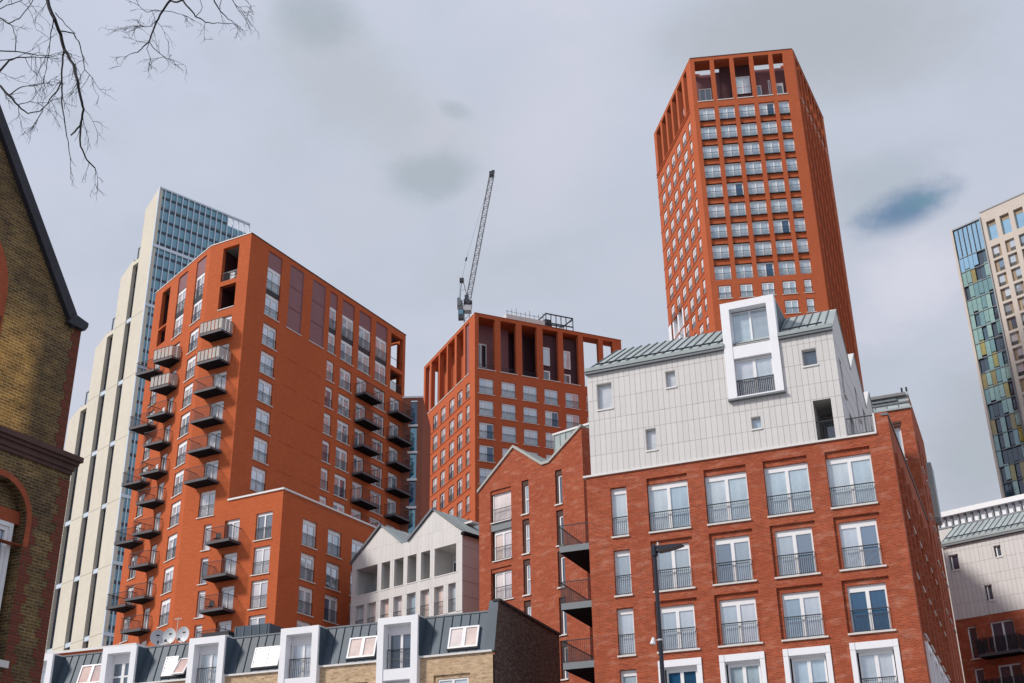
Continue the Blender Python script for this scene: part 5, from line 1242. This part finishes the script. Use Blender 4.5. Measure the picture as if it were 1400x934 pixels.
# ------------------------------------------------------------------ stepped cream and glass tower, left
def tower_w():
    O = (-79.6, 237.0)
    root = thing('stepped_tower', 'tall stepped tower of cream slabs and dark slots with a blue glass face', 'tower', (*O, 0))
    g = Fac(root, O, 45.2); c = Fac(root, O, 135.4)
    W_ = 24.0; top = 154.2; bay = W_ / 16
    # glass face
    def band(n): return [top - 0.4] + [151.3 - 2.95 * k for k in range(n)]
    lines = []; z = 151.2
    rows = []
    za = 153.8; zb = 151.4
    rows.append((zb, za)); z = zb
    while z > 20: rows.append((z - 2.95, z)); z -= 2.95
    gm = MB(); sp = MB()
    for i, (lo, hi) in enumerate(rows):
        for k in range(16):
            if i == 0 and k >= 12: continue
            d1, d2 = random.uniform(-0.012, 0.012), random.uniform(-0.012, 0.012); x0, x1 = k * bay + 0.07, (k + 1) * bay - 0.07
            gm.quad((x0, 0.1 + d1, lo + 0.75), (x1, 0.1 - d1, lo + 0.75), (x1, 0.1 + d2, hi), (x0, 0.1 - d2, hi)); sp.box(x0, x1, 0.1, 0.2, lo, lo + 0.74)
    g.add('glass_panel', gm, M_TEALG, kind='stuff'); g.add('spandrel_panel', sp, M_SPAND, kind='stuff')
    mb = MB()
    for k in range(17): mb.box(k * bay - 0.09, k * bay + 0.09, -0.25, 0.1, 15, top)
    g.add('mullion', mb, M_MULL)
    mb = MB()
    mb.box(0, W_, -0.3, 0.4, top - 0.35, top)
    for z in (139.0, 124.2, 109.5, 95.0, 80.8, 67, 53): mb.box(0, W_, -0.3, 0.15, z - 0.35, z + 0.35)
    g.add('white_band', mb, M_MULL)
    # cream slabs, each with a sloping head, separated by dark slots
    slabs = [(-5.7, 0, 150.6, 154.3), (-13.5, -8.2, 136.0, 138.6), (-21.6, -16.3, 120.9, 123.3), (-30.0, -24.6, 105.9, 107.8)]
    for a, b, zl, zh in slabs:
        mb = MB(); mb.prism([(a, 0), (b, 0), (b, zh), (a, zl)], 0, 0.9)
        bb = b if b < 0 else b - 0.9; mb.prism([(a, 0), (bb, 0), (bb, zh - 0.05), (a, zl - 0.05)], 0.9, 17); c.add('cream_slab', mb, M_CREAM)
        mb = MB()
        for z in (122.9, 108.0, 94.0, 80.3, 66.7, 53.2): 
            if z < zl - 3: mb.box(a, b, -0.02, 0.0, z - 0.06, z + 0.06)
        if mb.f: c.add('slab_joint', mb, M_CREAMJ)
    slots = [(-8.2, -5.7, 137.0), (-16.3, -13.5, 122.0), (-24.6, -21.6, 106.5)]
    for a, b, zt in slots:
        z = zt
        mb = MB(); mb.box(a, b, 0.9, 18, 0, zt); c.add('slot_wall', mb, M_STEEL)
        while z > 25:
            c.add('pane', box_mesh('pane', (0, b - a - 0.1, 0, 0.05, 0, 2.62), M_STRIP), None, a + 0.05, 0.8, z - 2.72); z -= 2.76
        mb = MB()
        for zz_ in (122.9, 108.0, 94.0, 80.3, 66.7, 53.2):
            if zz_ < zt - 4: mb.box(a, b, 0.2, 0.9, zz_ - 0.45, zz_ + 0.45)
        c.add('white_band', mb, M_MULL)
        mb = MB(); mb.box(a, b, 0.0, 1.5, zt, zt + 1.0); c.add('slot_cap', mb, M_CREAM)
        mb = MB()
        for x in (a + 0.5, b - 0.4): mb.box(x - 0.12, x + 0.12, 0.5, 0.75, zt + 1, zt + 4.6)
        mb.box(a + 0.38, b - 0.28, 0.5, 0.75, zt + 4.4, zt + 4.65); c.add('rail_frame', mb, M_RAILG)
    shell(root, [O, xy(g.world(W_)), xy(g.world(W_, 5.6)), xy(g.world(0, 5.6))], 0, 150, M_CREAM, skip=(0, 3), roof=149.5)
M_SPAND = plain("dark plum spandrel", (0.040, 0.05, 0.075), 0.3, var=0.25, scale=0.5)
M_CREAMJ = plain("cream joint", (0.40, 0.36, 0.30), 0.8)
tower_w()
# ------------------------------------------------------------------ old stock brick gable, left foreground
def gable_k():
    O = (-11.18, 27.84)
    root = thing('stock_brick_gable', 'old yellow stock brick gable with red arches and a dark cornice in the left foreground', 'brick building', (*O, 0))
    f = Fac(root, O, 27.3)
    CX = -4.0
    def arc(cx, cz, r, z0, n=14, full=True):
        pts = [(cx + r, z0)]
        for k in range(n + 1):
            t = math.pi * k / n; pts.append((cx + r * math.cos(t), cz + r * math.sin(t)))
        pts.append((cx - r, z0)); return pts
    # upper wall with one large arched window
    up_h = arc(CX, 15.4, 1.62, 13.3)
    pts = [(-8.37, 11.9), (0.37, 11.9), (0.37, 15.5), (0.0, 15.62), (CX, 20.85), (-8.0, 15.62), (-8.37, 15.5)]
    mb = MB(); mb.prism(pts, 0.0, 0.45, holes=[up_h]); f.add('wall', mb, M_STOCK)
    ring = arc(CX, 15.4, 2.0, 13.3); mb = MB(); mb.prism(ring, -0.012, 0.2, holes=[arc(CX, 15.4, 1.625, 13.31)]); f.add('arch', mb, M_ARCH)
    mb = MB(); mb.prism(arc(CX, 15.4, 1.62, 13.3), 0.3, 0.34); f.add('blind_window', mb, M_GLASSD)
    # lower wall, slightly proud
    lows = (-1.4, -6.6)
    lh = [arc(cx, 10.15, 0.88, 7.0) for cx in lows]
    mb = MB(); mb.prism([(-8.58, 0), (0.58, 0), (0.58, 11.66), (-8.58, 11.66)], -0.15, 0.4, holes=lh); f.add('wall', mb, M_STOCK)
    for cx in lows:
        mb = MB(); mb.prism(arc(cx, 10.15, 1.03, 9.6), -0.165, 0.05, holes=[arc(cx, 10.15, 0.885, 9.61)]); f.add('arch', mb, M_ARCH)
        mb = MB(); mb.prism(arc(cx, 10.4, 0.86, 10.42)[1:-1], 0.12, 0.3); f.add('arch_infill', mb, M_STOCK)
        mb = MB(); mb.box(cx - 0.88, cx + 0.88, 0.05, 0.3, 10.12, 10.42); f.add('lintel', mb, M_ARCH)
        # sash window
        x0, x1, zb, zt = cx - 0.74, cx + 0.74, 7.0, 10.12
        mb = MB()
        for a, b, c, d, y in ((x0, x0 + 0.1, zb, zt, 0.06), (x1 - 0.1, x1, zb, zt, 0.06), (x0 + 0.1, x1 - 0.1, zt - 0.1, zt, 0.06), (x0 + 0.1, x0 + 0.19, zb, zt - 0.1, 0.1), (x1 - 0.19, x1 - 0.1, zb, zt - 0.1, 0.1), (x0 + 0.19, x1 - 0.19, zt - 0.2, zt - 0.1, 0.1), (x0 + 0.19, x1 - 0.19, 8.55, 8.66, 0.08)): mb.box(a, b, y, 0.3, c, d)
        w_ = f.add('window', mb, M_WHITE)
        for c, d in ((zb, 8.55), (8.66, zt - 0.2)):
            g = MB(); g.box(x0 + 0.19, x1 - 0.19, 0.16, 0.18, c, d); link('pane', g.mesh('pane', M_GLASSM), w_)
        mb = MB(); mb.box(cx - 0.95, cx + 0.95, -0.25, 0.1, 6.85, 7.0); f.add('sill', mb, M_SILL)
    # red jambs and corner quoins, course by course (0.225 m = three bricks)
    qm = {}
    def quoin(u0, u1, z, y):
        f.add('quoin', box_mesh('quoin', (0, u1 - u0, 0, 0.1, 0.006, 0.219), M_QUOIN), None, u0, y, z)
    k = 0; z = 6.3
    while z < 11.4:
        wq = 0.225 if k % 2 else 0.34; quoin(0.583 - wq, 0.583, z, -0.158)
        if z < 10.3:
            wj = 0.34 if k % 2 else 0.225; quoin(lows[0] + 0.885, lows[0] + 0.885 + wj, z, -0.158); quoin(lows[0] - 0.885 - wj, lows[0] - 0.885, z, -0.158)
        z += 0.225; k += 1
    z = 12.15
    while z < 15.4:
        wq = 0.225 if k % 2 else 0.30; quoin(0.373 - wq, 0.373, z, -0.008)
        if z > 12.9 and z < 15.0: quoin(CX + 1.625, CX + 1.625 + (0.225 if k % 2 else 0.34), z, -0.013)
        z += 0.225; k += 1
    # moulded cornice in steps
    mb = MB()
    for a, b, pr in ((11.62, 11.72, 0.20), (11.72, 11.86, 0.24), (11.86, 11.95, 0.30), (11.95, 12.08, 0.36)):
        mb.box(-8.37 - pr, 0.37 + pr, -pr, 0.4, a, b)
    mb.quad((-8.7, -0.36, 12.08), (0.7, -0.36, 12.08), (0.4, 0.0, 12.22), (-8.4, 0, 12.22))
    f.add('cornice', mb, M_MOULD)
    # slate verge copings and kneelers
    for s_ in (1, -1):
        e = (0.0 if s_ > 0 else -8.0); o = [(e, 15.38), (CX, 20.62), (CX, 21.05), (e + 0.05 * s_, 15.78)]
        mb = MB(); mb.prism(o, -0.14, 0.5); f.add('verge_coping', mb, M_SLATE)
        k0 = [(e - 0.2 * s_, 15.45), (e + 0.37 * s_, 15.45), (e + 0.44 * s_, 15.58), (e + 0.44 * s_, 15.68), (e - 0.05 * s_, 15.76)]
        mb = MB(); mb.prism(k0, -0.16, 0.5); f.add('kneeler', mb, M_SLATE)
    fr = Fac(root, xy(f.world(0.37)), 27.3 - 90)
    mb = MB(); p = lambda u, y, z: f.loc(u, y, z)
    mb.quad(p(0.37, 0.2, 15.5), p(0.37, 16, 15.5), p(CX, 16, 20.8), p(CX, 0.2, 20.8)); mb.quad(p(-8.37, 0.2, 15.5), p(-8.37, 16, 15.5), p(CX, 16, 20.8), p(CX, 0.2, 20.8)); link('roof', mb.mesh('roof', M_SLATE), root)
    for pts_, zt in (([(-8.37, 0), (0.37, 0), (0.37, 16), (-8.37, 16)], 15.5),): shell(root, [xy(f.world(a, b)) for a, b in pts_], 0, zt, M_STOCK, skip=(0,))
    t_ = tag(f.add('cable_clip', box_mesh('cable_clip', (0, 0.03, 0, 0.04, 0, 0.05), M_STEEL), None, 0.585, -0.1, 6.95), '', '')
    del t_['label'], t_['category']
gable_k()

# ------------------------------------------------------------------ tower crane
def crane():
    root = thing('tower_crane', 'grey luffing tower crane with its jib raised, standing behind the middle block', 'crane', (-9.6, 229.8, 0))
    def lattice(mb, p, q, w_, bays, r, r2, side):
        p, q = Vector(p), Vector(q); d = (q - p).normalized(); a = Vector(side).normalized(); b = d.cross(a).normalized()
        cs = [(a + b) * w_ / 2, (a - b) * w_ / 2, (-a - b) * w_ / 2, (b - a) * w_ / 2]
        for c_ in cs: mb.tube(p + c_, q + c_, r, n=4)
        for k in range(bays):
            s, e = p.lerp(q, k / bays), p.lerp(q, (k + 1) / bays)
            for i in range(4):
                m_, n_ = cs[i], cs[(i + 1) % 4]
                mb.tube(s + m_, s + n_, r2, n=4, cap=False)
                mb.tube(s + (m_ if k % 2 else n_), e + (n_ if k % 2 else m_), r2, n=4, cap=False)
    Z = lambda z: 117.4 + (z - 101.0) * 0.68
    mb = MB(); lattice(mb, (0.25, 0, 0), (0.25, 0, Z(101)), 1.1, 70, 0.08, 0.04, (1, 0, 0)); link('mast', mb.mesh('mast', M_CRANE), root)
    J0, J1 = Vector((0.6, 0, 120.6)), Vector((5.75, -1.5, 150.2))
    mb = MB(); lattice(mb, J0, J1, 0.95, 26, 0.085, 0.045, (1, 0, 0)); link('jib', mb.mesh('jib', M_CRANE), root)
    mb = MB(); mb.box(5.2, 6.3, -2.1, -0.95, 149.9, 150.9); mb.box(5.7, 6.4, -1.9, -1.2, 150.9, 151.3); link('jib_head', mb.mesh('jib_head', M_CRANED), root)
    mb = MB(); mb.box(-0.5, 1.2, -0.9, 0.9, Z(101.0), Z(102.4)); mb.box(-1.6, 1.3, -0.7, 0.7, Z(102.4), Z(103.0)); mb.tube((-1.6, 0.7, Z(104.4)), (1.3, 0.7, Z(104.4)), 0.05); mb.tube((-1.6, -0.7, Z(104.4)), (1.3, -0.7, Z(104.4)), 0.05); link('slewing_platform', mb.mesh('slewing_platform', M_CRANEL), root)
    mb = MB(); mb.box(-0.4, 0.8, -0.6, 0.6, Z(103.0), Z(105.1)); mb.box(-0.2, 0.6, -0.8, 0.8, Z(104.0), Z(106.4)); mb.tube((0.6, -0.9, Z(103.9)), (0.6, 0.9, Z(103.9)), 0.5, n=10); mb.box(0.8, 1.35, -0.4, 0.5, Z(103.2), Z(104.8)); link('winch', mb.mesh('winch', M_CRANED), root)
    mb = MB(); mb.box(-1.75, -1.0, -1.1, 1.1, Z(102.6), Z(105.2)); mb.box(-1.0, -0.65, -0.9, 0.9, Z(102.8), Z(104.4)); link('counterweight', mb.mesh('counterweight', M_GUTTER), root)
    mb = MB(); mb.box(-1.5, -0.4, -1.2, 0.0, Z(98.0), Z(101.2)); mb.box(-1.4, -0.5, -1.22, -1.2, Z(99.5), Z(101.0), 1); link('cab', mb.mesh('cab', [M_CRANED, M_TEALG]), root)
    mb = MB()
    for y in (-0.6, 0.6):
        mb.tube((-1.4, y, Z(103.0)), (-0.85, y * 0.5, Z(112.2)), 0.08, n=4); mb.tube((0.5, y, Z(105.0)), (-0.6, y * 0.5, Z(112.2)), 0.08, n=4)
    mb.tube((-0.7, -0.4, Z(108.4)), (0.1, -0.4, Z(108.4)), 0.05, n=4)
    link('a_frame', mb.mesh('a_frame', M_CRANE), root)
    mb = MB(); mb.box(-1.3, -0.4, -0.5, 0.5, Z(111.4), Z(112.6)); link('a_frame_head', mb.mesh('a_frame_head', M_CRANED), root)
    mb = MB(); mb.tube((-1.25, 0.3, Z(112)), (-1.65, 0.3, Z(103)), 0.025, n=4); mb.tube((-1.0, 0.3, Z(112)), (-1.3, 0.3, Z(103)), 0.025, n=4)
    mb.tube((-0.8, 0, Z(112.4)), (0.1, -0.3, 129.9), 0.028, n=4); mb.tube((0.1, -0.3, 129.9), (3.0, -1.0, 140.5), 0.022, n=4); mb.tube((3.0, -1.0, 140.5), (5.5, -1.4, 149.5), 0.022, n=4)
    link('luffing_rope', mb.mesh('luffing_rope', M_CRANED), root)
    mb = MB(); mb.tube((0.0, -0.3, 129.5), (0.2, -0.3, 130.3), 0.2, n=6); link('rope_block', mb.mesh('rope_block', M_CRANED), root)
crane()

# ------------------------------------------------------------------ street lamp
def lamp():
    p = P_LAMP
    root = thing('street_lamp', 'slim black street lamp with a flat head in front of the red brick corner block', 'street lamp', (p[0], p[1], 0.12), rz=R(-23))
    mb = MB(); mb.tube((0, 0, 0), (0, 0, 1.4), 0.085, 0.085, n=12); mb.tube((0, 0, 1.4), (0, 0, 9.85), 0.06, 0.05, n=12); link('post', mb.mesh('post', M_LAMP), root)
    mb = MB(); mb.tube((0, 0, 9.68), (0, 0, 9.92), 0.082, 0.082, n=12); mb.tube((0, 0, 9.92), (0, 0, 9.98), 0.07, 0.03, n=12); mb.tube((0.03, 0, 9.8), (0.16, 0, 9.82), 0.05, 0.06, n=8); link('bracket', mb.mesh('bracket', M_LAMP), root)
    mb = MB()
    pr = [(0.12, 9.76), (0.5, 9.80), (0.74, 9.86), (0.74, 9.885), (0.45, 9.90), (0.12, 9.90)]
    mb.prism(pr, -0.13, 0.13); hd = link('lamp_head', mb.mesh('lamp_head', M_LAMP), root)
    mb = MB(); mb.tube((0.1, 0, 9.94), (0.1, 0, 10.02), 0.03, 0.02, n=8); link('photocell', mb.mesh('photocell', M_DISH), root)
    mb = MB(); mb.tube((-0.06, -0.02, 7.62), (-0.14, -0.06, 7.62), 0.012, n=4); mb.tube((0, 0, 7.60), (0, 0, 7.64), 0.064, n=12); link('clamp', mb.mesh('clamp', M_DISH), root)
    mb = MB(); mb.tube((-0.15, -0.06, 7.68), (-0.17, -0.07, 7.52), 0.03, 0.075, n=10); link('sensor', mb.mesh('sensor', M_WHITE), root)
P_LAMP = (3.45, 29.8)
lamp()

# ------------------------------------------------------------------ bare tree reaching in at the top left
def tree():
    root = thing('bare_tree', 'bare winter tree with dark twigs hanging into the top left of the sky', 'tree', (-10.5, 9.0, 0))
    base = Vector(root.location); rnd = random.Random(11)
    mb = MB(); mb.path([(0, 0, 0), (0.1, 0, 2.5), (0.0, 0.2, 5.5), (0.3, 0.4, 8.5), (0.9, 0.8, 11.5), (1.5, 1.0, 14)], 0.34, 0.10, n=10); link('trunk', mb.mesh('trunk', M_BARK), root)
    def wpt(x, y, rho):
        d = dirpx(x, y); return Vector((0, 0, 1.65)) + d * (rho / math.hypot(d.x, d.y)) - base
    PX = 0.0072
    spec = [  # image-traced limbs: points, distance from camera, start width px, end width px
        ([(40, -60), (58, -22), (65, 0), (75, 27), (82, 47), (88, 67), (100, 88), (106, 110), (111, 135), (114, 150), (111, 170), (110, 200), (118, 218), (130, 230)], 11.0, 6.5, 1.8, 1),
        ([(111, 170), (104, 178), (97, 185)], 11.0, 2.6, 2.0, 0),
        ([(88, 67), (85, 95), (84, 115), (85, 140), (87, 160), (92, 185), (96, 215)], 11.1, 3.0, 1.0, 1),
        ([(84, 115), (72, 130), (60, 148), (52, 162)], 11.1, 2.2, 0.8, 1),
        ([(73, 22), (70, 45), (66, 70), (63, 95), (60, 110)], 11.0, 1.8, 0.8, 1),
        ([(84, 42), (100, 46), (108, 56), (113, 75), (116, 95), (126, 106)], 10.9, 2.2, 0.8, 1),
        ([(75, 17), (90, 34), (103, 46)], 10.9, 1.4, 0.9, 0),
        ([(-60, 80), (-20, 108), (0, 117), (12, 130), (25, 145), (38, 155), (55, 152), (70, 138)], 10.6, 4.2, 1.0, 1),
        ([(12, 130), (25, 120), (45, 116), (66, 113)], 10.6, 1.8, 0.7, 1),
        ([(25, 143), (40, 139), (52, 141)], 10.6, 1.4, 0.7, 1),
        ([(-50, 130), (-20, 110), (0, 97), (12, 83), (22, 79), (40, 78), (65, 79)], 10.8, 4.0, 1.0, 1),
        ([(-50, 70), (0, 83), (18, 80)], 10.8, 2.0, 1.2, 0),
        ([(-40, 66), (0, 70), (25, 71), (50, 75), (64, 78)], 10.7, 2.4, 0.9, 1),
        ([(20, 70), (22, 50), (15, 34), (0, 24)], 10.7, 1.4, 0.8, 1),
        ([(-30, 5), (0, 25), (12, 32), (25, 26), (40, 10), (50, -6)], 10.9, 1.9, 1.2, 1),
        ([(-40, 40), (-5, 8), (15, -10)], 11.2, 2.2, 1.4, 1),
        ([(-10, 16), (10, 8), (28, 2), (40, -8)], 11.2, 1.5, 0.9, 1),
        ([(252, -60), (240, -20), (233, 0), (222, 15), (214, 30), (208, 45), (204, 57), (196, 64), (188, 72), (178, 74)], 12.0, 4.2, 1.0, 1),
        ([(204, 57), (211, 67), (222, 76), (230, 81)], 12.0, 1.4, 0.7, 1),
        ([(204, 57), (201, 67), (205, 78)], 12.0, 1.2, 0.7, 1),
        ([(222, 15), (212, 14), (200, 17), (190, 8)], 12.0, 1.4, 0.7, 1),
        ([(222, 15), (240, 17), (252, 22)], 12.0, 1.2, 0.7, 1),
        ([(216, 26), (206, 36), (194, 36), (188, 30)], 12.0, 1.2, 0.6, 1),
        ([(245, -40), (250, 0), (258, 10), (268, 23), (280, 30), (290, 32), (318, 32)], 12.1, 3.2, 0.9, 1),
        ([(250, 0), (242, 3), (232, 1)], 12.1, 3.0, 2.6, 0),
        ([(285, -40), (293, 2), (302, 16), (312, 26), (324, 34)], 12.3, 2.6, 0.8, 1),
        ([(300, 12), (303, 0), (306, -14)], 12.3, 1.2, 1.0, 0),
        ([(305, -30), (318, 0), (326, 14), (334, 24)], 12.5, 1.6, 0.7, 1),
        ([(330, -30), (336, 0), (343, 8)], 12.5, 1.4, 0.7, 1),
        ([(268, 23), (276, 10), (270, -10)], 12.2, 1.1, 0.8, 0)]
    tw = MB()
    def twig(p, d, L, r, lev):
        n = 4; pts = [p]; q = p.copy(); d = d.copy()
        for k in range(n):
            d = (d + Vector((rnd.uniform(-.35, .35), rnd.uniform(-.35, .35), rnd.uniform(-.35, .2)))).normalized(); q = q + d * L / n; pts.append(q.copy())
            if lev < 2 and rnd.random() < 0.62:
                sd_ = (d + Vector((rnd.uniform(-1, 1), rnd.uniform(-.6, .6), rnd.uniform(-1, .7)))).normalized(); twig(q, sd_, L * rnd.uniform(0.35, 0.65), r * 0.7, lev + 1)
        tw.path(pts, r, r * 0.45, n=3)
    for pts, rho, w0, w1, tws in spec:
        P = []
        for i, (x, y) in enumerate(pts): P.append(wpt(x, y, rho + 0.12 * math.sin(i * 1.7 + x)))
        Q = []
        for a, b in zip(P, P[1:]):
            for k in range(3): Q.append(a.lerp(b, k / 3) + Vector((rnd.uniform(-1, 1), rnd.uniform(-1, 1), rnd.uniform(-1, 1))) * (a - b).length * 0.03)
        Q.append(P[-1])
        mb = MB(); mb.path(Q, w0 * PX * 0.5 * rho / 11, w1 * PX * 0.5 * rho / 11, n=6); link('branch', mb.mesh('branch', M_BARK), root)
        if tws:
            for i in range(4, len(Q) - 1):
                if rnd.random() < (0.36 if w0 < 3 else 0.24):
                    d = (Q[i + 1] - Q[i - 1]).normalized(); s_ = Vector((rnd.uniform(-1, 1), rnd.uniform(-.5, .5), rnd.uniform(-1, .6)))
                    twig(Q[i], (d * 0.7 + s_).normalized(), rnd.uniform(0.14, 0.36), 0.0036, 0)
            for _ in range(2): twig(Q[-1], ((Q[-1] - Q[-3]).normalized() + Vector((rnd.uniform(-.5, .5), 0, rnd.uniform(-.5, .3)))).normalized(), rnd.uniform(0.12, 0.25), 0.0035, 0)
    link('twigs', tw.mesh('twigs', M_BARK), root, kind='stuff')
    # limbs joining the hanging branches to the trunk, above the picture
    for tgt, st in (((40, -60, 11.0), (0.9, 0.8, 11.5)), ((252, -60, 12.0), (1.5, 1.0, 14)), ((285, -40, 12.3), (1.5, 1.0, 14)), ((-60, 80, 10.6), (0.3, 0.4, 8.5)), ((-50, 130, 10.8), (0.3, 0.4, 8.5)), ((245, -40, 12.1), (1.5, 1.0, 14)), ((330, -30, 12.5), (1.5, 1.0, 14)), ((305, -30, 12.5), (1.5, 1.0, 14)), ((-40, 40, 11.2), (0.9, 0.8, 11.5)), ((-40, 66, 10.7), (0.3, 0.4, 8.5)), ((-50, 70, 10.8), (0.3, 0.4, 8.5)), ((-30, 5, 10.9), (0.9, 0.8, 11.5))):
        a, b = Vector(st), wpt(*tgt); m_ = (a + b) / 2 + Vector((0, 0, 0.9 if tgt[1] < 0 else 0.1))
        mb = MB(); mb.path([a, a.lerp(m_, .5) + Vector((0, 0, .15)), m_, m_.lerp(b, .5) + Vector((0, 0, .12)), b], 0.06, 0.022, n=6); link('limb', mb.mesh('limb', M_BARK), root)
tree()
